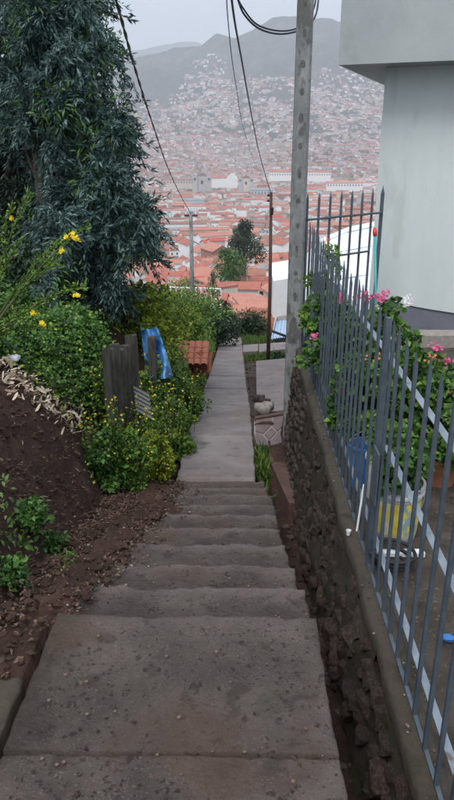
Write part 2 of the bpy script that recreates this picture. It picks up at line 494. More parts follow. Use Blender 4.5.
# broken concrete edging left of the slab
for (x0, x1, y0, y1, z) in [(-.97, -.84, 1.74, 2.12, -.07), (-.98, -.86, 2.2, 2.42, -.12)]:
    slab_piece('edging_slab', x0, x1, y0, y1, z, z - .02, .2, M['concrete_old'], stair, int(y0 * 99), nx=8, ny=12, edge=.03, rough=.03)
# concrete drain wall to the right of the steps
o = MB()
pts = [(.40, -.5), (.40, 2.4), (.395, 4.4), (.385, 6.4), (.36, 7.6)]
ch = []
for (x, y) in pts:
    z = float(zp(y)) - .42
    ch += [(x - .05, y, z - .3), (x - .05, y, z), (x + .0, y, z - .0), (x + .0, y, z - .3)]
F = []
for i in range(len(pts) - 1):
    a = i * 4
    F += [(a, a + 4, a + 5, a + 1), (a + 1, a + 5, a + 6, a + 2), (a + 2, a + 6, a + 7, a + 3)]
o.add(ch, F)
meta(o.build('drain_lining', M['concrete_old'], stair))

# ------------------------------------------------------------------ retaining wall of rubble under the fence
wall = thing('rubble_wall', (.68, 4.8, -1.6), 'dark rubble retaining wall with mossy mortar under the iron fence', 'wall')
wb = MB()
ys = np.linspace(-.6, 8.45, 200); hs = 26
V = []
for y in ys:
    zb = float(zp(y)) - 1.0
    for j in range(hs):
        t = j / (hs - 1)
        z = lerp(zb, TERR - .05, t)
        x = .700 - .17 * (1 - t) + .022 * float(fbm(y * 6, z * 8, 3, 2)) + .012 * float(fbm(y * 24, z * 24, 2, 12))
        V.append((x, y, z))
F = [tuple(r)[::-1] for r in grid_faces(len(ys), hs)]
n = len(V)
V += [(.84, -.6, -1.5), (.84, 8.45, -3.2), (.84, -.6, TERR - .05), (.84, 8.45, TERR - .05)]
F += [(n + 1, n + 3, len(ys) * hs - 1, (len(ys) - 1) * hs)]
wb.add(V, F)
wb.build('mud_core', M['mud'], wall, smooth=True)
# cap
V, ysc = [], np.linspace(-.6, 8.47, 110)
for y in ysc:
    w = .012 * float(fbm(y * 3, 1.7, 4, 5)); w2 = .012 * float(fbm(y * 4, 7.7, 3, 6))
    V += [(.692 + w, y, TERR - .07), (.692 + w, y, TERR - .012 + w2 * 1.5), (.704 + w, y, TERR + .010), (.80, y, TERR + .014 + w2 * .5), (.835 + w2, y, TERR + .0), (.835 + w2, y, TERR - .08)]
F = []
for i in range(len(ysc) - 1):
    for j in range(5):
        a = i * 6 + j
        F.append((a, a + 6, a + 7, a + 1))
mk('cap', V, F, M['cap'], wall, smooth=True)


def pebble_mesh(sx, sy, sz, seed, n=2):
    import bmesh
    bm = bmesh.new()
    bmesh.ops.create_icosphere(bm, subdivisions=n, radius=1)
    V = []
    for v in bm.verts:
        p = v.co.copy()
        p = Vector((math.copysign(abs(p.x) ** .7, p.x), math.copysign(abs(p.y) ** .5, p.y), math.copysign(abs(p.z) ** .5, p.z)))
        k = 1 + .38 * mn.noise(p * 1.9 + Vector((seed, seed * .7, 0)))
        V.append((p.x * sx * k, p.y * sy * k, p.z * sz * k))
    F = [tuple(v.index for v in f.verts) for f in bm.faces]
    bm.free()
    return V, F


protos = []
for i in range(8):
    V, F = pebble_mesh(.5, .5, .5, i * 3.1, 2)
    me = bpy.data.meshes.new('stone')
    me.from_pydata(V, [], F)
    me.materials.append(M['stone'] if i % 3 else M['stone_r'])
    protos.append(me)


def piece(name, me, loc, scale, rot, parent, label=None):
    o = bpy.data.objects.new(name, me)
    SC.collection.objects.link(o)
    o.parent = parent
    o.location = np.array(loc) - ORG[parent.name]
    o.scale = scale
    o.rotation_euler = rot
    if label: o['label'] = label
    return o


extra = MB()
PV = [pebble_mesh(.5, .5, .5, i * 2.1, 1) for i in range(6)]
cnt = 0
for row in range(14):
    y = .9 + random.uniform(0, .2)
    while y < 8.3:
        w = random.choice([.07, .10, .14, .20]) * random.uniform(.8, 1.25)
        h = random.uniform(.045, .12)
        z = TERR - .15 - row * .088 + random.uniform(-.02, .02)
        zb = float(zp(y)) - .80
        yy = y + w / 2
        y += w * .98 + random.uniform(0, .05)
        if z < zb or random.random() < .30: continue
        if cnt >= 296 or yy > 6.3:
            V, F = random.choice(PV)
            t = (z - zb) / (TERR - zb)
            extra.add([(.716 - .17 * (1 - t) + a * .08, yy + b_ * w, z + c * h) for a, b_, c in V], F)
            continue
        t = (z - zb) / (TERR - zb)
        piece('stone', random.choice(protos), (.738 - .17 * (1 - t) + random.uniform(-.014, .016), yy, z), (random.uniform(.06, .11), w * 1.02, h * random.uniform(.9, 1.2)), (random.uniform(-.5, .5), random.uniform(-.2, .2), random.uniform(-.25, .25)), wall)
        cnt += 1
extra.build('small_stones', M['stone'], wall, smooth=True)['kind'] = 'stuff'

# ------------------------------------------------------------------ leaf engine
def unit(v): return v / (np.linalg.norm(v, axis=-1, keepdims=True) + 1e-9)


def leaf_mesh(pos, dirs, nrm, L, W, fold=.25):
    n = len(pos)
    dirs = unit(dirs)
    side = unit(np.cross(dirs, nrm))
    nn = np.cross(side, dirs)
    L = np.broadcast_to(L, (n,))[:, None]; W = np.broadcast_to(W, (n,))[:, None]
    b = pos; tip = pos + dirs * L - nn * L * .08
    mid = pos + dirs * L * .45 + nn * W * fold
    l, r = mid + side * W * .5, mid - side * W * .5
    V = np.stack([b, l, tip, r], 1).reshape(-1, 3)
    a = np.arange(n) * 4
    F = np.stack([a, a + 3, a + 2, a, a + 2, a + 1], 1).reshape(-1, 3)
    return V, F


def sprays(parent, name, cen, rad, per, m, n_leaf, L, W):
    "hanging leafy sprays growing out of each clump"
    cen = np.asarray(cen); rad = np.asarray(rad)
    k = len(cen) * per
    c = np.repeat(cen, per, 0); r = np.repeat(rad, per)
    d = unit(RNG.normal(size=(k, 3)) + np.array([.0, -.25, .1]))
    ln = r * RNG.uniform(.8, 1.9, k)
    u = RNG.uniform(.1, 1, (k, n_leaf))
    p = c[:, None] + d[:, None] * (ln[:, None] * u)[..., None]
    p[..., 2] -= (ln[:, None] * u ** 2) * .45
    p += RNG.normal(size=p.shape) * .018
    ax = d[:, None] + np.array([0, 0, -.5]) * u[..., None]
    dirs = unit(ax + RNG.normal(size=p.shape) * .55 + np.array([0, 0, -.25]))
    p, dirs = p.reshape(-1, 3), dirs.reshape(-1, 3)
    s_ = RNG.uniform(.5, 1.4, len(p))
    V, F = leaf_mesh(p, dirs, unit(RNG.normal(size=p.shape) * .8 + np.array([0, -.2, .7])), L * s_, W * s_, .22)
    return mk(name, V, F, m, parent)


def rnd_dirs(n): return unit(RNG.normal(size=(n, 3)))


def clump_points(centers, rad, n, flat=1.0):
    "n leaves, shell-weighted, spread over clumps"
    k = len(centers)
    idx = RNG.integers(0, k, n)
    d = rnd_dirs(n)
    d[:, 2] *= flat
    rr = rad[idx] * RNG.uniform(.25, 1.0, n) ** .6
    return centers[idx] + d * rr[:, None], d, idx


def foliage(parent, name, centers, rad, n, L, W, m, droop=.3, flat=.8, fold=.25, jl=.5):
    p, d, _ = clump_points(np.asarray(centers, float), np.asarray(rad, float), n, flat)
    dirs = unit(d * .8 + rnd_dirs(n) * .7 + np.array([0, 0, -droop]))
    nrm = unit(rnd_dirs(n) * .7 + np.array([0, -.25, .9]))
    s = RNG.uniform(1 - jl, 1 + jl, n)
    V, F = leaf_mesh(p, dirs, nrm, L * s, W * s, fold)
    return mk(name, V, F, m, parent)


def branches(base, tips, r0, parent, m, name='stem', sag=.1, n=5, together=True):
    b = MB()
    base = np.asarray(base, float)
    for t in tips:
        t = np.asarray(t, float)
        mid = lerp(base, t, .5) + np.array([random.uniform(-.1, .1), random.uniform(-.1, .1), sag]) * np.linalg.norm(t - base)
        pts = []
        for i in range(6):
            u = i / 5
            pts.append((1 - u) ** 2 * base + 2 * u * (1 - u) * mid + u * u * t)
        b.tube(pts, [r0 * (1 - .8 * i / 5) for i in range(6)], n=n)
    return b.build(name, m, parent, smooth=True)


def florets(parent, name, pts, size, m, petals=5):
    pts = np.asarray(pts, float)
    n = len(pts) * petals
    p = np.repeat(pts, petals, 0)
    a = np.tile(np.arange(petals) * 2 * math.pi / petals, len(pts)) + np.repeat(RNG.uniform(0, 6, len(pts)), petals)
    face = unit(np.repeat(rnd_dirs(len(pts)) * .6 + np.array([0, -.6, .6]), petals, 0))
    u = unit(np.cross(face, np.array([.1, .3, 1.0]))); w = np.cross(face, u)
    d = unit(u * np.cos(a)[:, None] + w * np.sin(a)[:, None] + face * .3)
    V, F = leaf_mesh(p, d, face, size, size * .75, .1)
    return mk(name, V, F, m, parent)


def bush(name, label, cat, c, rx, ry, rz, ncl, n, L, W, m, group=None, flowers=None, stem=True, m2=None, droop=.1, crad=.35, nstem=12, stem_m='twig', flat=.8):
    c = np.asarray(c, float)
    t = thing(name, c, label, cat, group)
    cen, rad = [], []
    for i in range(ncl):
        while True:
            q = RNG.uniform(-1, 1, 3)
            if q @ q < 1: break
        q[2] = abs(q[2])
        q *= (.45 + .55 * random.random())
        cen.append(c + q * np.array([rx, ry, rz]) + np.array([0, 0, .12 * rz]))
        rad.append(min(rx, ry, rz) * crad * random.uniform(.6, 1.3))
    if stem: branches(c + np.array([0, 0, -.1]), random.sample([tuple(x) for x in cen], min(nstem, ncl)), .012 * (rx + rz) + .004, t, M[stem_m], sag=.05)
    foliage(t, 'foliage', cen, rad, n, L, W, M[m], droop=droop, flat=flat)
    if flowers and stem_m == 'stem':
        sb, sp_, sd = MB(), [], []
        for i in range(16):
            a_ = random.uniform(0, 6.28); q_ = random.uniform(.2, .9)
            b0_ = c + np.array([math.cos(a_) * q_ * rx, math.sin(a_) * q_ * ry, rz * .45]); t0_ = b0_ + np.array([math.cos(a_) * .06, math.sin(a_) * .06, rz * random.uniform(.55, .95)])
            sb.tube([b0_, lerp(b0_, t0_, .5) + np.array([.01, 0, 0]), t0_], [.003, .002, .001], n=4)
            for u_ in np.linspace(.25, 1, 12):
                sp_.append(lerp(b0_, t0_, u_)); sd.append(unit(RNG.normal(size=3) + np.array([0, 0, .5])))
        sb.build('stalks', M['stem'], t)['kind'] = 'stuff'
        V_, F_ = leaf_mesh(np.array(sp_), np.array(sd), rnd_dirs(len(sp_)), L * RNG.uniform(.4, .9, len(sp_)), W * .8, .2)
        mk('stalk_leaves', V_, F_, M['leaf_y' if m == 'leaf_y' else 'leaf_b'], t)
        florets(t, 'stalk_flowers', [p_ + RNG.normal(size=3) * .006 for p_ in sp_[11::12]] * 2, .012, M['fl_y'], 4)['kind'] = 'stuff'
    if m2: foliage(t, 'young_leaves', [x + np.array([0, -.02, rad[i] * .5]) for i, x in enumerate(cen)], np.array(rad) * .7, n // 3, L * .75, W * .75, M[m2], droop=-.3, flat=.7)
    if flowers:
        fm, fn, fs, ft = flowers
        pp = []
        for i in range(fn):
            k = random.randrange(ncl)
            d = unit(RNG.normal(size=3) + np.array([0, -.7, .9]))
            pp.append(cen[k] + d * rad[k] * random.uniform(.85, 1.35))
        florets(t, 'flowers', pp, fs, M[fm], ft)['kind'] = 'stuff'
    return t


# ------------------------------------------------------------------ big trees on the left
def tree(name, label, cat, base, lean, height, r0, clumps, n, L, W, m, group=None, m2=None, n2=0, droop=.8, trunk_m='bark', limb_every=3, flat=1.0):
    base = np.asarray(base, float)
    t = thing(name, base, label, cat, group)
    top = base + np.array([lean[0], lean[1], height])
    tr = MB()
    pts = []
    for i in range(9):
        u = i / 8
        pts.append(lerp(base, top, u) + np.array([.12 * math.sin(u * 5 + base[0]), .1 * math.cos(u * 4), -0.25 if i == 0 else 0]) * (height / 7))
    tr.tube(pts, [r0 * (1 - .85 * i / 8) for i in range(9)], n=10)
    tr.build('trunk', M[trunk_m], t, smooth=True)
    cen = np.array([c[:3] for c in clumps]); rad = np.array([c[3] for c in clumps])
    lb = MB()
    for i in range(0, len(cen), limb_every):
        u = min(.92, max(.12, (cen[i][2] - base[2]) / height - .14))
        k = u * 8; a = int(k); s = lerp(pts[a], pts[min(8, a + 1)], k - a)
        mid = lerp(s, cen[i], .55) + np.array([0, 0, .12 * np.linalg.norm(cen[i] - s)])
        q = [(1 - v) ** 2 * s + 2 * v * (1 - v) * mid + v * v * cen[i] for v in np.linspace(0, 1, 6)]
        rr = r0 * (1 - u * .8) * .38
        lb.tube(q, [rr * (1 - .8 * v) for v in np.linspace(0, 1, 6)], n=6)
    lb.build('limbs', M[trunk_m], t, smooth=True)
    if m.startswith('euc'):
        sprays(t, 'crown', cen, rad, 13, M[m], n // (13 * len(cen)), L, W)
    else: foliage(t, 'crown', cen, rad, n, L, W, M[m], droop=droop, flat=flat)
    if m2: foliage(t, 'young_foliage', cen[::5] + np.array([0, -.05, .02]), rad[::5] * 1.3, n2, L, W, M[m2], droop=droop * .5, flat=flat)
    return t


def px_clumps(polys, count, D0, D1, r, extra=None):
    "clump centres that fill the volume seen between depths D0 and D1 inside image boxes"
    out = []
    tot = sum((b[2] - b[0]) * (b[3] - b[1]) * b[4] for b in polys)
    for b in polys:
        k = max(1, int(count * (b[2] - b[0]) * (b[3] - b[1]) * b[4] / tot))
        for i in range(k):
            D = random.uniform(D0, D1)
            p = P(random.uniform(b[0], b[2]), random.uniform(b[1], b[3]), D)
            out.append((*p, r * random.uniform(.6, 1.35)))
    return out


# foremost blue-green eucalyptus
cl = px_clumps([(30, -40, 90, 60, 1.5), (5, -60, 60, 140, .8), (45, 40, 120, 110, 1.1), (40, 100, 128, 190, 1), (35, 180, 128, 250, 1), (100, 185, 150, 262, .8), (50, 245, 125, 300, .8), (128, 210, 158, 258, .6)], 230, 7.6, 10.2, .25)
b0 = P(70, 330, 9.6)
tree('eucalyptus_tree', 'tall blue-green eucalyptus leaning over the path, its tips touching the left cable', 'tree', (b0[0], b0[1], H(b0[0], b0[1])), (-.3, -.2, 0), 6.2, .16, cl, 105000, .085, .022, 'euc', m2='leaf', n2=7000, droop=.45, trunk_m='wood')
cl = px_clumps([(-60, -60, 70, 110, 1), (-60, 90, 60, 240, 1), (-20, 220, 70, 300, .7), (60, -50, 96, 40, .5)], 150, 10.3, 13.2, .5)
b0 = P(10, 330, 12.2)
tree('evergreen_tree', 'dark dense evergreen tree at the far left, behind the blue-green eucalyptus', 'tree', (b0[0], b0[1], H(b0[0], b0[1])), (.3, 0, 0), 8.5, .22, cl, 80000, .11, .032, 'euc_d', droop=.7, trunk_m='wood')
# darker fill shrubs under the trees
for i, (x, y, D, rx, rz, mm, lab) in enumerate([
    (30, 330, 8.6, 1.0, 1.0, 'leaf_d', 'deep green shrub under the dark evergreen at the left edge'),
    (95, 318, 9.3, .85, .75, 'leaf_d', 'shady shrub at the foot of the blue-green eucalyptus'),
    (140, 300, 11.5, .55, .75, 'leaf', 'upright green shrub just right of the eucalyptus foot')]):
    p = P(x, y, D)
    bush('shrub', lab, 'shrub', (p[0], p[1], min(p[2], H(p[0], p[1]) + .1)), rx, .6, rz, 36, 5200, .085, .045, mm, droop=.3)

# nasturtium-like ground cover on top of the bank
def cover(name, label, cat, boxes, n, L, W, m, lift=.25, flowers=None, kind=None, m2=None):
    pts = []
    for (x0, x1, y0, y1, w) in boxes:
        k = int(n * w)
        X = RNG.uniform(x0, x1, k); Y = RNG.uniform(y0, y1, k)
        mnd = .5 + .5 * fbm(X * 1.7, Y * 1.7, 3, 21)
        keep = (mnd > .12) & ~((X > -1.75) & (Y > 11.4) & (Y < 13.5)) & ((name != 'ground_cover') | (Y > np.interp(X, [-4, -2.3, -1.85, -1.5, -1.2], [4.2, 4.9, 5.7, 6.35, 6.6])))
        X, Y, mnd = X[keep], Y[keep], mnd[keep]
        Z = H(X, Y) + RNG.uniform(0, 1, len(X)) ** .6 * lift * (.3 + np.clip(mnd, 0, 1.3))
        pts.append(np.stack([X, Y, Z], 1))
    p = np.concatenate(pts)
    k = len(p)
    dirs = unit(rnd_dirs(k) + np.array([0, -.2, .1]))
    nrm = unit(rnd_dirs(k) * .5 + np.array([0, -.35, 1]))
    s = RNG.uniform(.5, 1.4, k)
    V, F = leaf_mesh(p, dirs, nrm, L * s, W * s, .15)
    if flowers:
        o = mk(name, V, F, m, None)
    else:
        o = mk(name, V, F, m, None)
    meta(o, label, cat, kind=kind)
    return p


cp = cover('ground_cover', 'bright green leafy creeper carpeting the top of the soil bank', 'ground cover', [(-2.7, -1.25, 5.0, 7.6, .45), (-3.6, -1.9, 3.9, 6.4, .3), (-4.5, -1.6, 6.5, 9.5, .3)], 46000, .042, .038, M['leaf'], lift=.36, kind='stuff')
k = RNG.choice(len(cp), 260)
florets_pts = cp[k] + np.array([0, -.03, .06])
fo = florets(None, 'creeper_flowers', florets_pts, .018, M['fl_y'], 5) if False else None
cover('weed_carpet', 'yellow-green flowering weeds covering the slope left of the footpath', 'weeds', [(-1.9, -.72, 9.5, 16, .4), (-3.0, -.75, 14, 24, .45), (-4.0, -.8, 22, 31, .35), (-5, -1.5, 9, 16, .2)], 52000, .065, .036, M['leaf_b'], lift=.45, kind='stuff')
cover('weed_flowers', 'tiny yellow weed blossoms on the slope left of the footpath', 'weeds', [(-2.6, -.8, 11, 24, .7), (-2.6, -1.25, 5.2, 7.4, .07)], 13000, .026, .022, M['leaf_y'], lift=.56, kind='stuff')
cover('bank_weeds', 'small green weeds sprouting from the bare soil bank', 'weeds', [(-1.62, -1.2, 2.1, 3.0, .8), (-1.45, -1.18, 3.0, 3.6, .2)], 1000, .045, .022, M['leaf'], lift=.10, kind='stuff')

# grassy patch right of the footpath
def grass(name, label, x0, x1, y0, y1, n, h):
    X = RNG.uniform(x0, x1, n); Y = RNG.uniform(y0, y1, n)
    p = np.stack([X, Y, H(X, Y)], 1)
    d = unit(RNG.normal(size=(n, 3)) * .45 + np.array([0, 0, 1]))
    nrm = unit(RNG.normal(size=(n, 3)) * np.array([1, 1, .1]))
    V, F = leaf_mesh(p, d, nrm, h * RNG.uniform(.5, 1.4, n), .012 + h * .06, .1)
    meta(mk(name, V, F, M['grass'], None), label, 'grass', kind='stuff')


grass('grass', 'green grass beside the far end of the footpath', .12, 3.2, 18.5, 30, 9000, .2)
grass('gutter_grass', 'green weeds growing in the gutter below the last step', .22, .36, 5.9, 7.7, 500, .13)

PL = [  # x, y(base), D, rx, rz, leaf mat, n, L, W, flowers, label
    (104, 488, 4.9, .22, .66, 'leaf', 3000, .05, .034, ('fl_y', 60, .012, 4), 'leafy green weed with small cream-yellow blooms at the edge of the soil bank'),
    (132, 494, 5.6, .25, .74, 'leaf_b', 3600, .04, .024, ('fl_y', 120, .010, 4), 'bushy weed speckled with yellow flowers between plank fence and steps'),
    (160, 486, 6.3, .25, .80, 'leaf_y', 4200, .036, .02, ('fl_y', 160, .011, 4), 'brightest yellow-green bush, right at the left edge of the steps'),
    (180, 462, 7.6, .22, .74, 'leaf_b', 3000, .045, .026, ('fl_y', 40, .010, 4), 'green bush hanging over the start of the footpath'),
    (160, 430, 8.4, .34, .60, 'leaf', 3200, .055, .034, None, 'mid green bush below the blue tarpaulin'),
    (190, 425, 10.2, .26, .55, 'leaf_b', 2200, .05, .03, ('fl_y', 30, .012, 4), 'green bush on the path edge in front of the roof tile pile'),
    (150, 405, 8.0, .30, .42, 'leaf_b', 2600, .05, .03, ('fl_y', 40, .010, 4), 'green bush filling the gap right of the corrugated sheet'),
    (166, 408, 9.0, .32, .55, 'leaf', 2800, .05, .032, None, 'leafy bush directly below the right end of the blue tarpaulin'),
    (140, 436, 7.1, .26, .36, 'leaf_b', 2400, .045, .028, ('fl_y', 60, .010, 4), 'bush in front of the corrugated sheet'),
    (116, 440, 6.2, .24, .34, 'leaf_y', 2200, .04, .022, ('fl_y', 90, .010, 4), 'yellow-green weed against the middle of the plank fence'),
    (104, 420, 6.6, .26, .40, 'leaf_b', 2000, .05, .034, ('fl_y', 50, .012, 4), 'weed growing up the front of the plank fence'),
    (118, 428, 6.4, .22, .22, 'leaf', 1500, .045, .03, ('fl_y', 40, .010, 4), 'low weeds hiding the foot of the plank fence'),
    (150, 448, 7.0, .30, .62, 'leaf_b', 3600, .042, .025, ('fl_y', 80, .010, 4), 'tall loose bush behind the brightest yellow-green bush'),
    (145, 345, 12, .7, .8, 'leaf_y', 4200, .06, .032, None, 'yellow-green bush on the slope above the blue tarpaulin'),
    (178, 335, 15, .8, .8, 'leaf_b', 4200, .07, .035, ('fl_y', 80, .02, 4), 'flowering green bush on the slope above the tile pile'),
    (28, 530, 3.7, .15, .17, 'leaf', 800, .035, .026, None, 'small green weed tuft on the bare soil at the left edge'),
    (55, 555, 3.6, .10, .12, 'leaf', 500, .03, .024, None, 'smallest weed tuft, low on the bare soil bank'),
    (14, 590, 3.2, .11, .16, 'leaf', 500, .035, .024, None, 'weed tuft at the lower left of the bare soil bank'),
    (75, 578, 3.9, .07, .10, 'leaf_b', 260, .028, .022, None, 'tiny sprout beside the leaf litter at the bank foot'),
    (215, 330, 24, 1.0, 1.5, 'leaf_d', 3200, .11, .05, None, 'dark green shrub beside the far end of the footpath'),
    (222, 322, 29, .9, 2.0, 'leaf_d', 3200, .13, .05, None, 'tall dark shrub closing off the left of the footpath end'),
    (188, 322, 22, 1.3, 1.1, 'leaf_b', 3600, .10, .05, None, 'light green bush on the slope before the thin grey pole'),
    (160, 322, 17, .9, .9, 'leaf_y', 3200, .07, .035, None, 'yellow-flowering bush on the slope behind the blue tarpaulin'),
    (252, 332, 30, 1.0, 1.3, 'leaf_d', 3200, .12, .05, None, 'dark green shrub right of the footpath end'),
    (277, 360, 17, .32, .35, 'leaf_d', 900, .07, .04, None, 'low dark plant behind the sloping concrete slab'),
]
for (x, y, D, rx, rz, mm, n_, L_, W_, fl, lab) in PL:
    p = P(x, y, D) if D > 12 or abs(float(H(*P(x, y, D)[:2])) - P(x, y, D)[2]) < .05 else hit(x, y)
    g = float(H(p[0], p[1]))
    bush('weed_plant' if rx < .4 else 'shrub', lab, 'plant' if rx < .4 else 'shrub', (p[0], p[1], min(p[2], g + .15) if abs(p[2] - g) > .3 else g), rx, rx * .9, rz, 34, n_, L_, W_, mm, flowers=fl, stem_m='stem', crad=.36 if rz < 1 else .4, droop=.0)

# shrub of long arching stems with yellow flowers at the left edge
def arching():
    base = P(-25, 345, 5.6)
    base[2] = float(H(base[0], base[1]))
    t = thing('broom_shrub', base, 'arching shrub with a few bright yellow flowers reaching in from the left edge', 'shrub')
    tips = [(30, 193, 5.0), (12, 205, 5.1), (88, 226, 5.3), (70, 233, 5.4), (86, 286, 5.3), (58, 262, 5.6), (40, 312, 5.3), (20, 240, 5.6), (45, 330, 5.5)]
    st = MB(); lp, ld = [], []
    fl = []
    for q in tips:
        tp = P(*q)
        mid = lerp(base, tp, .5) + np.array([0, 0, .22])
        pts = [(1 - u) ** 2 * base + 2 * u * (1 - u) * mid + u * u * tp for u in np.linspace(0, 1, 9)]
        st.tube(pts, [.012 * (1 - .8 * u) for u in np.linspace(0, 1, 9)], n=5)
        for u in np.linspace(.35, 1, 46):
            p = (1 - u) ** 2 * base + 2 * u * (1 - u) * mid + u * u * tp
            for _ in range(3):
                lp.append(p + RNG.normal(size=3) * .012); ld.append(unit(RNG.normal(size=3) * .7 + unit(tp - base)))
    lp, ld = np.array(lp), np.array(ld)
    V, F = leaf_mesh(lp, ld, rnd_dirs(len(lp)), RNG.uniform(.025, .06, len(lp)), .016, .2)
    st.build('stems', M['stem'], t, smooth=True)
    mk('leaves', V, F, M['leaf_b'], t)
    for (x, y) in [(12, 218), (72, 235), (76, 239), (62, 252), (34, 313), (43, 323), (77, 295), (66, 237)]:
        c = P(x, y, 5.15)
        florets(t, 'flower', [c + RNG.normal(size=3) * .009 for _ in range(5)], .021, M['fl_y'], 5)


arching()

# ------------------------------------------------------------------ husk heap, litter, pebbles
hc = hit(50, 405)
heap = thing('husk_heap', (hc[0], hc[1], float(H(hc[0], hc[1]))), 'heap of pale dry corn husks spilling over the top of the soil bank', 'husk heap')
hm = []
for i in range(6):
    L_, W_ = 1.0, .30
    n_ = 7; V, F = [], []
    cv = random.uniform(-.5, .5)
    for a in range(n_):
        u = a / (n_ - 1)
        w = W_ * math.sin(math.pi * (.12 + .86 * u)) ** .7
        zc = .25 * math.sin(u * 3 + i)
        xc = cv * u * u
        V += [(xc - w / 2, u - .5, zc + .10 * w), (xc, u - .5, zc - .12 * w), (xc + w / 2, u - .5, zc + .2 * w)]
    for a in range(n_ - 1):
        b = a * 3
        F += [(b, b + 3, b + 4, b + 1), (b + 1, b + 4, b + 5, b + 2)]
    me = bpy.data.meshes.new('husk'); me.from_pydata(V, [], F)
    me.materials.append(M['husk'] if i % 3 else M['husk_d'])
    me.polygons.foreach_set('use_smooth', np.ones(len(F), bool))
    hm.append(me)
for i in range(298):
    u = random.random()
    x = lerp(6, 84, u) + random.gauss(0, 7); y = lerp(374, 432, u) + random.gauss(0, 9)
    p = hit(x, y)
    g = p[2]
    p[2] = g + .02 + random.uniform(.0, .10)
    s = random.uniform(.05, .11)
    piece('husk', random.choice(hm), p, (s * 1.0, s, s), (random.uniform(-.6, .6), random.uniform(-.6, .6), random.uniform(0, 6.28)), heap)
# white plastic bag beside the heap
p = hit(14, 372)
V, F = pebble_mesh(.055, .05, .03, 4.4, 3)
V = [(a * (1 + .25 * mn.noise(Vector((a, b, c)) * 60)), b, c * (1 + .5 * mn.noise(Vector((b, c, a)) * 50))) for a, b, c in V]
V = [(a + p[0], b + p[1], c + float(H(p[0], p[1])) + .10) for a, b, c in V]
meta(mk('plastic_bag', V, F, M['white'], None, smooth=True), 'crumpled white plastic scrap on top of the husk heap', 'litter')


def pebbles(name, label, n, fn, s, m):
    b = MB()
    shapes = [pebble_mesh(1, 1, .6, i * 2.3, 0 if s < .02 else 1) for i in range(5)]
    for _ in range(n):
        p = fn(); V, F = random.choice(shapes); k = s * random.uniform(.35, 1.3); a = random.uniform(0, 6.28)
        ca, sa = math.cos(a), math.sin(a)
        b.add([(p[0] + k * (x * ca - y * sa), p[1] + k * (x * sa + y * ca), p[2] + k * z * .8) for x, y, z in V], F)
    meta(b.build(name, m, None), label, 'pebbles', kind='stuff')


def scatter(name, label, cat, n, fn, L, W, m):
    p = np.array([fn() for _ in range(n)])
    V, F = leaf_mesh(p, unit(RNG.normal(size=(n, 3)) * np.array([1, 1, .25])), unit(RNG.normal(size=(n, 3)) * .3 + np.array([0, 0, 1])), RNG.uniform(.5, 1.5, n) * L, RNG.uniform(.5, 1.4, n) * W, .2)
    meta(mk(name, V, F, m, None), label, cat, kind='stuff')


def stair_z(x, y):
    if y < 2.41: return .02
    k = int((y - 2.41) / TREAD)
    if y < 2.41 + TREAD * N_STEP:
        t = (y - 2.41) / TREAD - k
        return -RISE * (k + 1) + lerp(.035, -.022, t)
    return float(zp(y))


def on_steps_left():
    y = 2.4 + 3.9 * random.random() ** .8
    w = .07 + .17 * (y - 2.4) / 4 if y > 3 else .05
    x = -.84 + abs(random.gauss(0, w))
    if random.random() < .3: x = -.84 - random.random() * .25
    z = stair_z(x, y) if x > -.8 else max(float(H(x, y)), stair_z(x, y) - .05)
    return (x, y, z + .004 + random.random() * .012)


scatter('leaf_litter', 'dead leaves and soil crumbs piled along the left of the steps', 'litter', 3400, on_steps_left, .026, .017, M['litter'])
scatter('leaf_litter', 'trampled dark leaves over the soil spilled beside the steps', 'litter', 1700, lambda: (lambda y: (lambda x: (x, y, max(stair_z(x, y) + .035, float(H(x, y)) + .012)))(random.uniform(-1.15, -.72 + .16 * (y - 2.4) / 3)))(random.uniform(2.4, 6.4)), .020, .011, M['litter'])
pebbles('pebbles', 'clods in the soil spilled beside the steps', 800, lambda: (lambda y: (lambda x: (x, y, max(stair_z(x, y) + .03, float(H(x, y)) + .008)))(random.uniform(-1.1, -.70 + .14 * (y - 2.4) / 3)))(random.uniform(2.45, 6.4)), .018, M['soil'])
scatter('straw_litter', 'pale straw scraps caught on the bare soil bank', 'litter', 420, lambda: (lambda x, y: (x, y, float(H(x, y)) + .012))(random.uniform(-2.0, -1.0), random.uniform(2.0, 6)), .045, .008, M['husk_d'])
scatter('leaf_litter', 'dry leaf scraps at the foot of the soil bank', 'litter', 1500, lambda: (lambda x, y: (x, y, float(H(x, y)) + .01))(random.uniform(-1.5, -.86), random.uniform(1.2, 5.5)), .035, .02, M['litter'])
scatter('leaf_litter', 'dry scraps strewn over the earth behind the iron fence', 'litter', 1900, lambda: (random.uniform(.84, 3), random.uniform(1.0, 7), TERR + .024), .024, .012, M['litter'])
# soil smeared over the left of the steps
V, F = [], []
nx, ny = 40, 120
for i in range(nx):
    for j in range(ny):
        u = i / (nx - 1); y = lerp(2.46, 6.6, j / (ny - 1))
        wid = np.interp(y, [2.4, 3.2, 4.5, 5.6, 6.6], [.03, .10, .18, .30, .13]) * (1 + .5 * float(fbm(y * 3, 3.3, 3, 31)))
        x = lerp(-.98, -.80 + wid, u)
        e_ = min(1, (y - 2.46) / .25, (6.6 - y) / .3)
        z = stair_z(x, y) + ((.030 * (1 - u) ** .5 + .016) * (1 + .6 * float(fbm(x * 12, y * 12, 3, 8))) + .02) * e_ - .02 - .025 * u ** 3
        if u < .25: z = min(z, float(H(x, y)) + .02)
        V.append((x, y, z))
meta(mk('soil_spill', V, grid_faces(nx, ny), M['soil'], None, smooth=True), 'soil washed from the bank across the left of the steps', 'soil', kind='stuff')


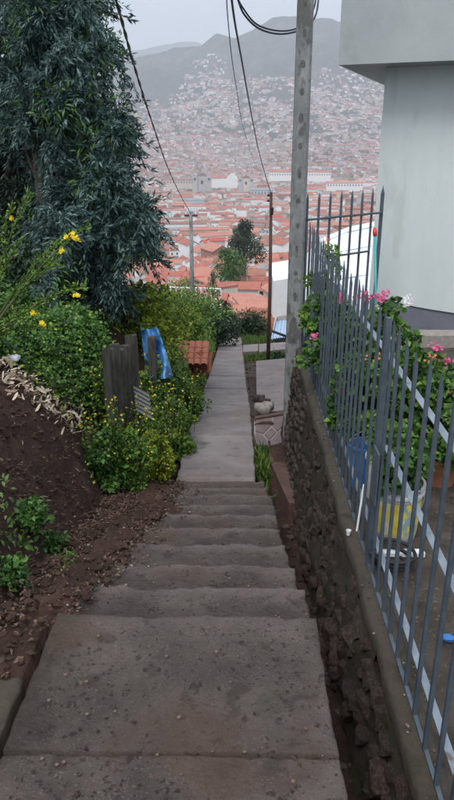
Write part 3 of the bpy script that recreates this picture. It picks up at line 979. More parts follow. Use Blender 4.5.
pebbles('pebbles', 'small stones and clods among the litter on the left of the steps', 620, on_steps_left, .0095, M['pebble'])
pebbles('pebbles', 'dark crumbs and grit scattered over the foreground slab and steps', 520, lambda: (lambda x, y: (x, y, stair_z(x, y) + .001))(random.uniform(-.74, .32), random.uniform(.9, 6.3)), .0055, M['litter'])
pebbles('pebbles', 'clods and stones lying on the bare soil bank', 1100, lambda: (lambda x, y: (x, y, float(H(x, y)) + .003))(random.uniform(-2.0, -.88), random.uniform(1.2, 6.0)), .02, M['soil'])
pebbles('pebbles', 'rubble in the narrow channel right of the footpath', 170, lambda: (lambda y: (random.uniform(.24, .42), y, float(zp(y)) - .08))(random.uniform(9.3, 18)), .075, M['stone'])
pebbles('pebbles', 'grit and stones on top of the rubble wall', 110, lambda: (random.uniform(.69, .86), random.uniform(1, 8), TERR + .018), .006, M['pebble'])
pebbles('pebbles', 'stones at the bottom of the dark gutter', 45, lambda: (lambda y: (random.uniform(.44, .6), y, float(H(.5, y)) + .01))(random.uniform(1.5, 7)), .03, M['stone'])
# loose twigs
tw = MB()
for _ in range(46):
    x, y, z = on_steps_left(); a = random.uniform(0, 3.1); l = random.uniform(.05, .16)
    x -= random.random() * .3
    z = max(z, float(H(x, y))) + .015
    tw.tube([(x, y, z), (x + l * .5 * math.cos(a), y + l * .5 * math.sin(a), z + .018), (x + l * math.cos(a + .3), y + l * math.sin(a + .3), z + .004)], .0028, n=4)
meta(tw.build('twigs', M['twig'], None), 'thin dry twigs lying in the litter left of the steps', 'twigs', kind='stuff')

# ------------------------------------------------------------------ iron fence
FX = .76
Z_TOP, Z_U, Z_A, Z_B = 1.09, .85, -.23, .38


def bar_mesh(w, d, z0, z1, tip=.07, t=.004):
    "flat-iron angle bar with a slanting pointed tip; local x across the fence, y along it"
    V, F = [], []
    prof = [(0, 0), (d, 0), (d, t), (t, t), (t, w), (0, w)]
    tops = [z1, z1 - tip, z1 - tip, z1, z1 - tip, z1 - tip]
    for (a, b) in prof: V.append((a, b, z0))
    for (a, b), z in zip(prof, tops): V.append((a, b, z))
    n = 6
    for i in range(n):
        F.append((i, (i + 1) % n, n + (i + 1) % n, n + i))
    F += [(6, 7, 8, 9), (6, 9, 10, 11)]
    return V, F


fence = thing('iron_fence', (FX, 4.6, TERR), 'slate grey iron fence of pointed bars standing on the rubble wall', 'fence')
V, F = bar_mesh(.020, .016, TERR + .02, Z_TOP)
me = bpy.data.meshes.new('bar')
me.from_pydata([(a, b, c - TERR) for a, b, c in V], [], F)
me.materials.append(M['iron'])
y = 1.05
ybars = []
i = 0
while y < 7.9:
    o = piece('bar', me, (FX + random.uniform(-.003, .003), y, TERR), (1, 1, 1 + random.uniform(-.012, .012)), (random.uniform(-.006, .006), random.uniform(-.006, .006), random.uniform(-.08, .08)), fence)
    ybars.append(y)
    y += .172 + random.uniform(-.008, .008)
    i += 1
b = MB()
for (y0, y1, z, nm) in [(.5, 8.0, Z_U, 'top_rail'), (.5, 8.0, Z_A, 'bottom_rail'), (.5, 3.35, Z_B, 'middle_rail')]:
    b = MB()
    b.box((FX + .024, y0, z - .004), (FX + .056, y1, z)); b.box((FX + .052, y0, z - .030), (FX + .056, y1, z - .0045))
    b.build(nm, M['rail'], fence)
for yy in (.9, 3.38, 7.98):
    b = MB(); b.box((FX - .008, yy, TERR - .05), (FX + .022, yy + .030, Z_TOP - .02)); b.build('post', M['iron'], fence)
b = MB(); b.box((FX - .016, 3.26, .06), (FX - .006, 3.40, .36)); b.build('lock_plate', M['iron'], fence)
# base strip lying on the wall
b = MB(); b.box((FX + .0, .4, TERR + .02), (FX + .018, 7.98, TERR + .028)); b.build('base_strip', M['iron'], fence)

# return fence at the far end of the terrace, towards the house
ret = thing('return_fence', (1.3, 8.15, TERR), 'taller grey iron fence panel running from the long fence to the house corner', 'fence')
A = np.array([FX + .02, 8.02, 0]); Bq = np.array([1.80, 8.9, 0])
ndir = unit(Bq - A)
nb = 8
for i in range(nb):
    q = lerp(A, Bq, i / (nb - 1))
    ztop = 1.36
    b = MB()
    w = .013 if i < nb - 1 else .020
    b.box((q[0] - w, q[1] - w, TERR), (q[0] + w, q[1] + w, ztop - .05))
    b.add([(q[0] - w, q[1] - w, ztop - .05), (q[0] + w, q[1] - w, ztop - .05), (q[0] + w, q[1] + w, ztop - .05), (q[0] - w, q[1] + w, ztop - .05), (q[0], q[1], ztop + (.02 if i < nb - 1 else .05))], [(0, 1, 4), (1, 2, 4), (2, 3, 4), (3, 0, 4)])
    b.build('bar', M['iron'], ret)
for z, a, c in [(1.08, 0, 1), (.62, .30, .86), (-.25, 0, 1)]:
    b = MB(); p0, p1 = lerp(A, Bq, a), lerp(A, Bq, c)
    b.tube([(p0[0], p0[1] - .02, z), (p1[0], p1[1] - .02, z)], .014, n=6)
    b.build('rail', M['iron'], ret)

# ------------------------------------------------------------------ terrace end, house on the right
b = MB(); b.box((.84, 8.44, -3.3), (9, 8.60, TERR - .0)); meta(b.build('terrace_wall', M['concrete_old'], None), 'low concrete wall closing the terrace behind the return fence', 'wall')
tg = MB()
xs = np.linspace(.815, 9, 40); ysg = np.linspace(-2, 8.44, 50)
X, Y = np.meshgrid(xs, ysg, indexing='ij')
Z = TERR + .008 + .02 * fbm(X * 2, Y * 2, 4, 77)
meta(mk('terrace_ground', np.stack([X, Y, Z], -1).reshape(-1, 3), grid_faces(40, 50), M['terrace'], None, smooth=True), 'bare trodden earth of the terrace behind the fence', kind='structure')

house = thing('white_house', (4, 10, TERR), 'pale house with a thick overhanging slab and slate plinth behind the fence', 'house')
# front wall plane: from corner A (left, far) to B (right, nearer)
cA = P(376, 200, 9.2); cB = P(560, 200, 8.4)
ax, ay = cA[0], cA[1]; bx, by = cB[0], cB[1]
dirw = unit(np.array([bx - ax, by - ay, 0])); nin = np.array([-dirw[1], dirw[0], 0])
LW = 5.5


def wp(u, v, z):
    q = np.array([ax, ay, 0]) + dirw * u + nin * v
    return (q[0], q[1], z)


slab_z = 1.9 + .100 * 9.0
b = MB()
# plastered wall with slightly wavy lower edge, outer shell
n = 26
V, F = [], []
for i in range(n):
    u = LW * i / (n - 1)
    zb = -.10 - .16 * min(u, 2.0) - .03 * math.sin(u * 3)
    V += [wp(u, 0, zb), wp(u, 0, slab_z + .02), wp(u, .25, zb), wp(u, .25, slab_z + .02)]
for i in range(n - 1):
    a = i * 4
    F += [(a, a + 4, a + 5, a + 1), (a + 2, a + 6, a + 4, a), (a + 3, a + 7, a + 6, a + 2)]
F += [(0, 1, 3, 2)]
b.add(V, F)
# left return wall
b.add([wp(0, .25, -.1), wp(0, 5, -.1), wp(0, 5, slab_z + .02), wp(0, .25, slab_z + .02), wp(.25, .25, -.1), wp(.25, 5, -.1), wp(.25, 5, slab_z + .02), wp(.25, .25, slab_z + .02)],
      [(0, 3, 2, 1), (4, 5, 6, 7), (1, 2, 6, 5), (0, 1, 5, 4)])
b.build('wall', M['plaster'], house)
b = MB()
b.add([wp(.012, .02, -3.4), wp(LW, .02, -3.4), wp(LW, .02, -.05), wp(.012, .02, -.05), wp(.012, 5, -3.4), wp(LW, 5, -3.4), wp(LW, 5, -.05), wp(.012, 5, -.05)],
      [(0, 1, 2, 3), (1, 5, 6, 2), (5, 4, 7, 6), (4, 0, 3, 7), (3, 2, 6, 7)])
b.build('plinth', M['plinth'], house)
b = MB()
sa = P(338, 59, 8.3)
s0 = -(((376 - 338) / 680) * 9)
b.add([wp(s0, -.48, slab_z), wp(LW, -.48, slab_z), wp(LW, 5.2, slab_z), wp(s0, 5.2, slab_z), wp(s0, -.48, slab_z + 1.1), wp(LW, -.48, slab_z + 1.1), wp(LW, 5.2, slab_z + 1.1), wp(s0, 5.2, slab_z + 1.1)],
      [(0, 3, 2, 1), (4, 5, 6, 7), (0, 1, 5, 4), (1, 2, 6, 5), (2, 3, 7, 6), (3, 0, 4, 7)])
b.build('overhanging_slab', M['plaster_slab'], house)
# small bench-like cement ledge at wall foot
b = MB(); b.box((ax + .3, by - .9, TERR), (ax + 2.4, by - .62, TERR + .17)); meta(b.build('cement_ledge', M['mortar'], None), 'low pale cement ledge along the foot of the house wall', 'ledge')
# teal pole with red cap
p0 = P(379, 318, 7.9); p1 = P(375, 236, 7.9)
tp = thing('leaning_rod', p0, 'thin teal pole with a red tip leaning by the house corner', 'pole')
b = MB(); b.tube([(p0[0], p0[1], TERR), p1], .016, n=8); b.build('shaft', M['teal'], tp, smooth=True)
p2 = P(374.6, 228, 7.9)
b = MB(); b.tube([p1, lerp(p1, p2, .5), p2], [.024, .028, .020], n=8); b.build('cap', M['red'], tp, smooth=True)

# ------------------------------------------------------------------ potted plants on the terrace
def pot(c, r, h, m, parent, taper=.75):
    b = MB()
    b.lathe(c, [(0.001, .0), (r * taper, 0), (r * .98, h * .88), (r * 1.06, h * .88), (r * 1.06, h), (r * .93, h), (r * .9, h * .85), (.001, h * .85)], 22)
    return b.build('pot', m, parent, smooth=False)


POTS = [  # px, py of foliage centre, D, foliage rx, rz, pot mat, pot height, flowers, label
    (338, 372, 6.6, .26, .42, 'clay', .26, [('fl_p', 4)], 'geranium with two pink heads in the middle of the fence foliage'),
    (318, 350, 7.5, .16, .60, 'black', .24, [('fl_o', 2)], 'thin yellowing plant against the far end of the long fence'),
    (368, 345, 6.8, .20, .36, 'clay', .26, [('fl_p', 2), ('fl_o', 1)], 'geranium behind the bars just left of the white blossoms'),
    (386, 345, 6.3, .24, .42, 'clay', .26, [('fl_p', 5), ('fl_w', 4)], 'tallest geranium with pink and white blossoms against the house wall'),
    (372, 415, 5.3, .24, .36, 'black', .2, [('fl_o', 2)], 'leafy green potted plant above the blue container'),
    (408, 405, 5.1, .28, .40, 'clay', .22, [('fl_o', 3)], 'wide leafy plant with a few coral flowers beside the yellow bucket'),
    (440, 395, 5.2, .26, .40, 'clay', .24, [('fl_p', 3), ('fl_o', 2)], 'geranium with a pink head at the right edge of the view'),
    (452, 430, 4.8, .26, .30, 'clay', .22, [('fl_o', 1)], 'low bushy plant at the right edge under the pink geranium'),
]
for (x, y, D, rx, rz, pm, ph, fls, lab) in POTS:
    c = P(x, y, D)
    base = np.array([max(c[0] - .05, FX + .19), c[1], TERR + .01]); rx *= 1.25; rz *= 1.1
    t = thing('potted_plant', base, lab, 'potted plant')
    pot(base, .13, ph, M[pm], t)
    cz = max(c[2], TERR + ph + rz * .6)
    cen, rad = [], []
    for i in range(30):
        q = unit(RNG.normal(size=3)) * (.35 + .65 * random.random())
        cen.append(np.array([base[0], base[1], cz]) + q * np.array([rx, rx, rz]))
        rad.append(.085 * random.uniform(.6, 1.3))
    branches(base + np.array([0, 0, ph * .85]), random.sample([tuple(v) for v in cen], 12), .010, t, M['twig'], sag=.06)
    foliage(t, 'foliage', cen, rad, 1600, .05, .05, M['leaf' if x not in (318,) else 'leaf_b'], droop=.0)
    foliage(t, 'young_leaves', cen, np.array(rad) * 1.1, 380, .045, .04, M['leaf_b'], droop=-.2)
    for fm, kf in fls:
        for j in range(kf):
            cc = np.array([base[0] + random.uniform(-.8, .8) * rx, base[1] - random.uniform(.1, .8) * rx, cz + rz * random.uniform(.75, 1.15) if j % 3 != 2 else cz + rz * .2])
            florets(t, 'flower_head', [cc + RNG.normal(size=3) * .019 for _ in range(14 if fm != 'fl_o' else 7)], .016 if fm != 'fl_o' else .012, M[fm], 5)['kind'] = 'stuff'

# white flowers and pink heads that stand clear of the leaves
# yellow-labelled bucket
bc = P(394, 536, 4.27); bc[2] = TERR + .012
bk = thing('paint_bucket', bc, 'scuffed white paint bucket with a yellow label standing behind the fence', 'bucket')
b = MB(); b.lathe(bc, [(.001, 0), (.122, 0), (.13, .07)], 28); b.build('base', M['bucket_w'], bk, smooth=True)
b = MB(); b.lathe(bc, [(.1315, .0705), (.146, .30)], 28); b.build('label_band', M['bucket_y'], bk, smooth=True)
b = MB(); b.lathe(bc, [(.145, .302), (.147, .33), (.157, .33), (.157, .345), (.149, .347), (.149, .37), (.158, .372), (.158, .39), (.142, .39), (.139, .33), (.001, .33)], 28); b.build('rim', M['bucket_w'], bk, smooth=False)
b = MB(); b.tube([bc + np.array([.155 * math.cos(a), -.02 - .12 * math.sin(a) * .6, .33 - .17 * math.sin(a)]) for a in np.linspace(0, math.pi, 12)], .004, n=5); b.build('handle', M['rail'], bk)
foliage(bk, 'foliage', [bc + np.array([random.uniform(-.12, .12), random.uniform(-.1, .1), .42 + random.uniform(0, .15)]) for _ in range(14)], [.07] * 14, 600, .05, .045, M['leaf'], droop=0)
# black plastic saucer under it
b = MB(); q = bc + np.array([.02, -.06, -.006]); b.lathe((q[0], q[1], TERR + .006), [(.001, 0), (.17, 0), (.20, .045), (.19, .045), (.16, .008), (.001, .008)], 26)
# blue container
cc = P(360, 492, 4.95); cc[2] = TERR + .012
bl = thing('blue_tub', cc, 'blue plastic tub behind the fence bars, left of the yellow-labelled bucket', 'tub')
b = MB()
for (r_, z_) in [(.09, 0)]: pass
b.lathe(cc, [(.001, 0), (.085, 0), (.105, .30), (.115, .30), (.115, .32), (.10, .32), (.09, .03), (.001, .03)], 20)
b.build('body', M['bucket_b'], bl, smooth=False)
b = MB(); b.tube([cc + np.array([.11 * math.cos(a), -.02, .30 + .12 * math.sin(a)]) for a in np.linspace(0, math.pi, 10)], .004, n=5); b.build('handle', M['rail'], bl)
# second pale bucket just behind
cc = P(379, 500, 4.75); cc[2] = TERR + .012
pb = thing('pale_bucket', cc, 'pale plastic bucket squeezed between the blue tub and the yellow-labelled bucket', 'bucket')
b = MB(); b.lathe(cc, [(.001, 0), (.09, 0), (.11, .30), (.12, .30), (.12, .32), (.105, .32), (.10, .27), (.001, .27)], 20); b.build('body', M['bucket_w'], pb)
foliage(pb, 'foliage', [cc + np.array([random.uniform(-.1, .1), random.uniform(-.1, .1), .38 + random.uniform(0, .16)]) for _ in range(12)], [.07] * 12, 500, .05, .045, M['leaf_b'], droop=0)
# white board lying in front of bucket
p = P(400, 545, 4.05)
b = MB(); b.box((p[0] - .14, p[1] - .05, TERR + .03), (p[0] + .14, p[1] + .0, TERR + .055)); meta(b.build('white_batten', M['white'], None), 'short white batten lying in front of the yellow-labelled bucket', 'batten')
p = P(357, 528, 4.3)
b = MB(); b.tube([(p[0], p[1], TERR + .02), (p[0] + .03, p[1] + .04, TERR + .33)], .007, n=6); meta(b.build('white_stick', M['white'], None), 'thin white stick leaning behind the fence near the blue tub', 'stick')
# black coil of hose on the ground
p = P(392, 560, 3.95)
b = MB()
b.tube([(p[0] + (.09 + .003 * a) * math.cos(a), p[1] + (.09 + .003 * a) * math.sin(a), TERR + .025 + .006 * a) for a in np.linspace(0, 18, 90)], .011, n=6)
meta(b.build('hose_coil', M['black'], None, smooth=True), 'dark coiled hose lying in front of the buckets', 'hose')
# bits of litter
for (x, y, D, c_, lab) in [(449, 633, 3.35, 'bucket_b', 'scrap of blue and white wrapper on the terrace earth'), (342, 548, 4.3, 'white', 'small white plastic cup lodged on the wall edge')]:
    p = P(x, y, D)
    b = MB(); 
    zz = TERR + .02
    xx = max(p[0], .70)
    if c_ == 'white':
        b.lathe((xx, p[1], zz), [(.001, 0), (.011, 0), (.016, .035), (.014, .035), (.010, .004), (.001, .004)], 12); nm = 'plastic_cup'
    else:
        V, F = pebble_mesh(.030, .022, .012, 9.1, 2); b.add([(a + p[0], bb + p[1], c + zz + .01) for a, bb, c in V], F); nm = 'wrapper'
    meta(b.build(nm, M[c_], None), lab, 'litter')

# ------------------------------------------------------------------ poles
def conc_pole(base, h, r0, r1, label, holes=True, name='utility_pole'):
    t = thing(name, base, label, 'utility pole')
    b = MB()
    k = 14
    pr = []
    for i in range(15):
        z = h * i / 14
        w = lerp(r0, r1, i / 14)
        pr.append((w, z))
    # chamfered rectangle section
    V, F = [], []
    for w, z in pr:
        c = w * .35
        for (a, d) in [(-w + c, -w), (w - c, -w), (w, -w + c), (w, w - c), (w - c, w), (-w + c, w), (-w, w - c), (-w, -w + c)]:
            V.append((base[0] + a, base[1] + d, base[2] - .4 + z + (0.4 if i else 0) * 0))
    for i in range(len(pr) - 1):
        for j in range(8):
            a, bb = i * 8 + j, i * 8 + (j + 1) % 8
            F.append((a, bb, bb + 8, a + 8))
    F.append(tuple(range(len(V) - 8, len(V))))
    b.add(V, F)
    b.build('shaft', M['pole'], t)
    if holes:
        z = .5
        while z < h - .6:
            w = lerp(r0, r1, z / h)
            m_ = MB()
            zz = base[2] - .4 + z
            hh = .065
            m_.tube([(base[0] - .012, base[1] - w - .003, zz), (base[0] - .012, base[1] - w + .02, zz)], .030, n=12)
            jx = random.uniform(.55, 1.0); kz = random.uniform(.9, 1.9)
            m_.v = [(base[0] + (x - base[0]) * jx, y_, zz + (zc - zz) * kz) for x, y_, zc in m_.v]
            m_.build('climbing_hole', M['pole_hole'], t)
            z += .27 + random.uniform(-.02, .02)
    return t


pb0 = P(288.5, 478, 8.9); pb0[2] = -1.78
conc_pole(pb0, 9.5, .092, .075, 'tall weathered concrete utility pole with climbing holes beside the fence')
# thin left pole
q = P(192.5, 304, 30); q[2] = float(H(q[0], q[1])) if False else q[2]
tq = P(192, 208, 30)
t = thing('utility_pole', (q[0], q[1], q[2] - 1.5), 'thin grey concrete pole rising from the green slope', 'utility pole')
b = MB(); b.tube([(q[0], q[1], q[2] - 1.5), (q[0], q[1], tq[2])], [.11, .075], n=10); b.build('shaft', M['pole'], t, smooth=True)
b = MB(); b.box((q[0] - .28, q[1] - .04, tq[2] - .22), (q[0] + .28, q[1] + .04, tq[2] - .14)); b.build('crossarm', M['wood_pole'], t)
for dx in (-.2, .2):
    b = MB(); b.lathe((q[0] + dx, q[1], tq[2] - .14), [(.03, 0), (.05, .05), (.03, .08), (.04, .11), (.001, .12)], 10); b.build('insulator', M['white'], t)
top_left = np.array([q[0], q[1], tq[2]])
# dark wooden pole
q = P(268, 356, 17); tq = P(268.5, 188, 17)
q[2] = min(q[2], float(H(q[0], q[1])))
t = thing('timber_pole', q, 'dark slender timber pole standing beyond the sloping concrete slab', 'utility pole')
b = MB(); b.tube([(q[0], q[1], q[2] - .2), ((q[0] + tq[0]) / 2 + .02, q[1], (q[2] + tq[2]) / 2), (tq[0], q[1], tq[2])], [.052, .043, .034], n=9); b.build('shaft', M['wood_pole'], t, smooth=True)
b = MB(); b.box((tq[0] - .01, q[1] - .09, tq[2] - .50), (tq[0] + .06, q[1] - .05, tq[2] - .34)); b.build('junction_box', M['cable'], t)
for dz in (.1, .22):
    b = MB(); b.lathe((tq[0] - .06, q[1], tq[2] - dz), [(.02, 0), (.035, .02), (.02, .05), (.001, .06)], 8); b.build('insulator', M['cable'], t)
top_mid = np.array([tq[0], q[1], tq[2]])


def cable(name, label, pts, r, m='cable', twist=0):
    b = MB()
    pts = [np.asarray(p, float) for p in pts]
    # catmull-rom
    out = []
    P_ = [2 * pts[0] - pts[1]] + pts + [2 * pts[-1] - pts[-2]]
    for i in range(1, len(P_) - 2):
        for u in np.linspace(0, 1, 14, endpoint=False):
            a, b_, c, d = P_[i - 1], P_[i], P_[i + 1], P_[i + 2]
            out.append(.5 * ((2 * b_) + (-a + c) * u + (2 * a - 5 * b_ + 4 * c - d) * u * u + (-a + 3 * b_ - 3 * c + d) * u ** 3))
    out.append(pts[-1])
    if twist:
        for s in (0, math.pi):
            b.tube([p + np.array([math.cos(i * 1.1 + s), 0, math.sin(i * 1.1 + s)]) * twist for i, p in enumerate(out)], r, n=5)
    else:
        b.tube(out, r, n=6)
    meta(b.build(name, M[m], None, smooth=True), label, 'cable')


cable('overhead_cable', 'thick black twisted cable sagging to the thin grey pole', [P(100, -60, 4.2), P(118, 6, 5.0), P(135, 68, 7.0), P(152, 122, 10.5), P(168, 168, 16.5), P(182, 198, 24), top_left + np.array([0, 0, -.1])], .008, twist=.007)
cable('overhead_cable', 'black cable running down to the dark timber pole', [P(228, -60, 4.2), P(232.5, 6, 4.8), P(242, 62, 6.5), P(251, 112, 9.0), P(260, 156, 13), top_mid + np.array([0, 0, -.05])], .0085)
cable('overhead_cable', 'thin faint wire left of the cable to the timber pole', [P(225, -60, 6), P(228, 20, 7.5), P(236, 85, 11), P(247, 140, 20), P(262, 180, 45), P(276, 205, 100)], .006)
pp = np.array([pb0[0], pb0[1] - .12])
cable('cable_loop', 'slack dark cables looping across the top of the concrete pole', [P(236, -6, 7.6), P(244, 14, 7.8), P(260, 29, 8.1), P(282, 34, 8.5), P(304, 28, 8.55), P(316, 14, 8.6), P(320, -20, 8.6)], .012, 'cable_b')
cable('cable_loop', 'second slack cable just under the first loop on the concrete pole', [P(234, -10, 7.6), P(243, 8, 7.8), P(258, 25, 8.1), P(282, 31, 8.45), P(302, 25.5, 8.5), P(314, 8, 8.6), P(317, -20, 8.6)], .010, 'cable')

# ------------------------------------------------------------------ left side props
pf = thing('plank_fence', P(124, 405, 7.0), 'short dark weathered fence of upright planks on the left bank', 'fence')
for i in range(7):
    x = lerp(110, 137, i / 6)
    D = lerp(6.7, 7.4, i / 6)
    top = P(x, lerp(345, 329, i / 6) + random.uniform(-5, 4), D); bot = P(x + 1, 425, D)
    w = random.choice([.034, .042, .048])
    bx0 = np.array([bot[0], bot[1], bot[2]]); tx0 = np.array([top[0] + random.uniform(-.01, .01), bot[1] + .02, top[2]])
    e = np.array([w * .9, w * .55, 0]); d_ = np.array([-.006, .012, 0])
    V = [bx0 - e - d_, bx0 + e - d_, bx0 + e + d_, bx0 - e + d_, tx0 - e - d_, tx0 + e - d_ + np.array([0, 0, random.uniform(-.03, .03)]), tx0 + e + d_, tx0 - e + d_]
    mk('plank', V, [(0, 3, 2, 1), (4, 5, 6, 7), (0, 1, 5, 4), (1, 2, 6, 5), (2, 3, 7, 6), (3, 0, 4, 7)], M['wood'], pf)
a, c = P(108, 388, 6.75), P(140, 384, 7.45)
b = MB(); b.tube([a + np.array([0, -.03, 0]), c + np.array([0, -.03, 0])], .006, n=5); b.build('wire', M['cable'], pf)
# post
a, c = P(153, 372, 8.1), P(152, 333, 8.1)
b = MB(); b.box((a[0] - .045, a[1] - .045, a[2] - .3), (a[0] + .045, a[1] + .045, c[2])); meta(b.build('fence_post', M['wood'], None), 'single dark wooden post in front of the blue tarpaulin', 'post')
# tarpaulin
nx, ny = 26, 34
V = []
for i in range(nx):
    for j in range(ny):
        u, v = i / (nx - 1), j / (ny - 1)
        x = lerp(lerp(140, 147, v), lerp(156, 173, v ** .8), u); y = lerp(326, 376, v) + 3 * math.sin(u * 3)
        D = 8.5 + .14 * math.sin(u * 11 + v * 3) + .10 * math.sin(v * 9 + u * 5) - .25 * v
        V.append(P(x, y, D + .07 * float(fbm(u * 6, v * 6, 3, 4))))
V2 = [p + np.array([0, .02, -.005]) for p in V]
g = grid_faces(nx, ny)
F = np.concatenate([g[:, ::-1], g + nx * ny])
meta(mk('blue_tarpaulin', V + V2, F, M['tarp'], None, smooth=True), 'crumpled blue tarpaulin draped over the bank behind the planks', 'tarpaulin')
# corrugated sheet
V = []
nx, ny = 33, 4
for i in range(nx):
    for j in range(ny):
        u, v = i / (nx - 1), j / (ny - 1)
        p = P(lerp(133, 149, v) + 3 * u, lerp(388, 414, u) + 9 * (v - .5), 7.0 - .25 * v)
        V.append(p + np.array([0, -.014 * math.cos(u * 2 * math.pi * 6), .0]))
V2 = [p + np.array([0, .004, 0]) for p in V]
g = grid_faces(nx, ny)
meta(mk('corrugated_sheet', V + V2, np.concatenate([g, g[:, ::-1] + nx * ny]), M['metal_sheet'], None, smooth=True), 'rusty corrugated metal sheet leaning at the foot of the plank fence', 'sheet')
# stack of roof tiles and bricks
tb = P(186, 386, 13.2)
gz = float(H(tb[0], tb[1]))
st = thing('tile_stack', (tb[0], tb[1], gz), 'pile of terracotta roof tiles stacked on raw bricks beside the footpath', 'tile pile')
bm_ = bpy.data.meshes.new('brick')
bb = MB(); bb.box((-.5, -.5, -.5), (.5, .5, .5)); bm_.from_pydata(bb.v, [], bb.f); bm_.materials.append(M['brick'])
tl = MB()
V, F = [], []
for i in range(9):
    a = math.pi * i / 8
    for yy in (-.5, .5):
        V += [(.5 * math.cos(a), yy, .42 * math.sin(a)), (.40 * math.cos(a), yy, .33 * math.sin(a))]
for i in range(8):
    k = i * 4
    F += [(k, k + 2, k + 6, k + 4), (k + 1, k + 5, k + 7, k + 3), (k, k + 4, k + 5, k + 1), (k + 2, k + 3, k + 7, k + 6)]
tm_ = bpy.data.meshes.new('roof_tile'); tm_.from_pydata(V, [], F); tm_.materials.append(M['tile'])
tcz = P(188, 347, 13.2)[2]
zz = gz - .1
lay = 0
while zz < tcz - .12:
    for r in range(7):
        for c in range(2):
            piece('brick', bm_, (tb[0] - .50 + r * .145 + random.uniform(-.01, .01), tb[1] - .12 + c * .26 + random.uniform(-.02, .02), zz + .035), (.135, .25, .066), (0, 0, random.uniform(-.06, .06)), st)
    zz += .072; lay += 1
for r in range(8):
    for c in range(4):
        piece('roof_tile', tm_, (tb[0] - .55 + r * .132, tb[1] - .34 + c * .20, zz + .01 + (c) * .045), (.14, .28, .12), (R(10), random.uniform(-.05, .05), random.uniform(-.08, .08)), st)
for r in range(7):
    for c in range(2):
        piece('roof_tile', tm_, (tb[0] + .30 + c * .13, tb[1] - .15 + r * .07, zz + .0 + c * -.12), (.14, .26, .12), (R(62 + random.uniform(-9, 9)), 0, random.uniform(-.2, .2)), st)
# mossy low post by the pile
a = P(208, 385, 13.4)
b = MB(); b.tube([(a[0], a[1], float(H(a[0], a[1])) - .1), (a[0] + .02, a[1], float(H(a[0], a[1])) + .35)], [.05, .035], n=7); meta(b.build('stump', M['wood'], None, smooth=True), 'short weathered stump on the path edge beside the tile pile', 'stump')

# ------------------------------------------------------------------ right side of the footpath
def poly_prism(name, pts, th, m, parent=None):
    n = len(pts)
    V = [tuple(p) for p in pts] + [(p[0], p[1], p[2] - th) for p in pts]
    F = [tuple(range(n)), tuple(range(2 * n - 1, n - 1, -1))] + [(i, i + n, (i + 1) % n + n, (i + 1) % n) for i in range(n)]
    return mk(name, V, F, m, parent)


def Gp(x, y, z):
    "point where the sight line meets height z"
    d = FWD + RIGHT * ((x - 227) / FPX) + DOWN * ((y - 400) / FPX)
    return E3 + d * ((z - E3[2]) / d[2])


zl = -1.72
land = thing('flagstone_landing', Gp(268, 432, zl), 'small landing of purplish crazy paving right of the footpath', 'paving')
poly_prism('mortar_bed', [Gp(254, 419, zl), Gp(254, 452, zl), Gp(269, 453, zl), Gp(284, 444, zl), Gp(284, 414, zl)], .3, M['mortar'], land)
for poly in [[(255.5, 420), (255.5, 431), (263, 433.5), (271, 425), (272, 417.5)], [(273.5, 417.5), (272.5, 425), (277, 431), (283, 426), (283, 415.5)], [(264.5, 434.5), (269, 440), (276, 432), (272, 427)],
             [(255.5, 432.5), (255.5, 447), (268.5, 446), (268, 441), (263, 435.5)], [(270.5, 441), (270.5, 446), (282, 442), (283, 428.5), (277.5, 432.5)], [(257, 448.6), (257, 451.4), (268, 452), (274, 447)]]:
    poly_prism('flagstone', [Gp(x, y, zl + .012) for x, y in poly], .02, M['flag'], land)
poly_prism('kerb_edge', [Gp(255, 418.5, zl + .03), Gp(285, 413.5, zl + .03), Gp(285, 411, zl + .03), Gp(255, 416, zl + .03)][::1], .28, M['kerb'], land)
# red side kerb
a0, a1 = Gp(265.5, 451, zl + .04), Gp(289, 503, -1.45)
V = []
for p in (a0, a1):
    V += [p + np.array([0, 0, 0]), p + np.array([.05, 0, 0]), p + np.array([.05, 0, -.3]), p + np.array([0, 0, -.3])]
meta(mk('side_kerb', V, [(0, 1, 5, 4), (1, 2, 6, 5), (3, 0, 4, 7), (0, 3, 2, 1), (4, 5, 6, 7)], M['kerb'], None), 'reddish sloping cement kerb between the gutter weeds and the pole', 'kerb')
b_ = [a0 + np.array([.05, 0, -.03]), a1 + np.array([.05, 0, -.03]), a1 + np.array([.12, 0, -.05]), a0 + np.array([.42, 0, -.04])]
poly_prism('cement_apron', b_[::-1], .5, M['kerb'])
meta(bpy.data.objects['cement_apron'], 'reddish cement apron at the foot of the concrete pole', 'apron')
# sloping pale slab
sp = [P(257, 413, 10.3), P(285, 410, 10.3), P(286.5, 358, 15.2), P(256, 361, 15.2)]
sl_ = poly_prism('sloping_slab', sp, .22, M['concrete_path'])
meta(sl_, 'pale sloping concrete slab right of the footpath, cracked down its middle', 'slab')
b = MB(); q0, q1 = P(268.5, 411, 10.28), P(268.5, 362, 15.1)
pts = [lerp(q0, q1, u) + np.array([.01 * math.sin(u * 17), 0, .004]) for u in np.linspace(0, 1, 10)]
# rubble at slab foot
rub = [P(260, 409, 10.0), P(264, 404, 10.2), P(268, 408, 10.05), P(259, 401, 10.6), P(264, 412, 9.9)]
for i, p in enumerate(rub):
    V, F = pebble_mesh(.09, .07, .06, i * 1.7, 2)
    meta(mk('loose_rock', [(a + p[0], bb + p[1], c + p[2] + .03) for a, bb, c in V], F, M['stone'] if i % 2 else M['mortar'], None, smooth=True),
         ['pale loose rock at the lower left corner of the sloping slab', 'dark loose rock on the lower edge of the sloping slab', 'pale loose rock under the slab crack', 'dark loose rock, the highest on the sloping slab', 'pale loose rock nearest the landing kerb'][i], 'rock')
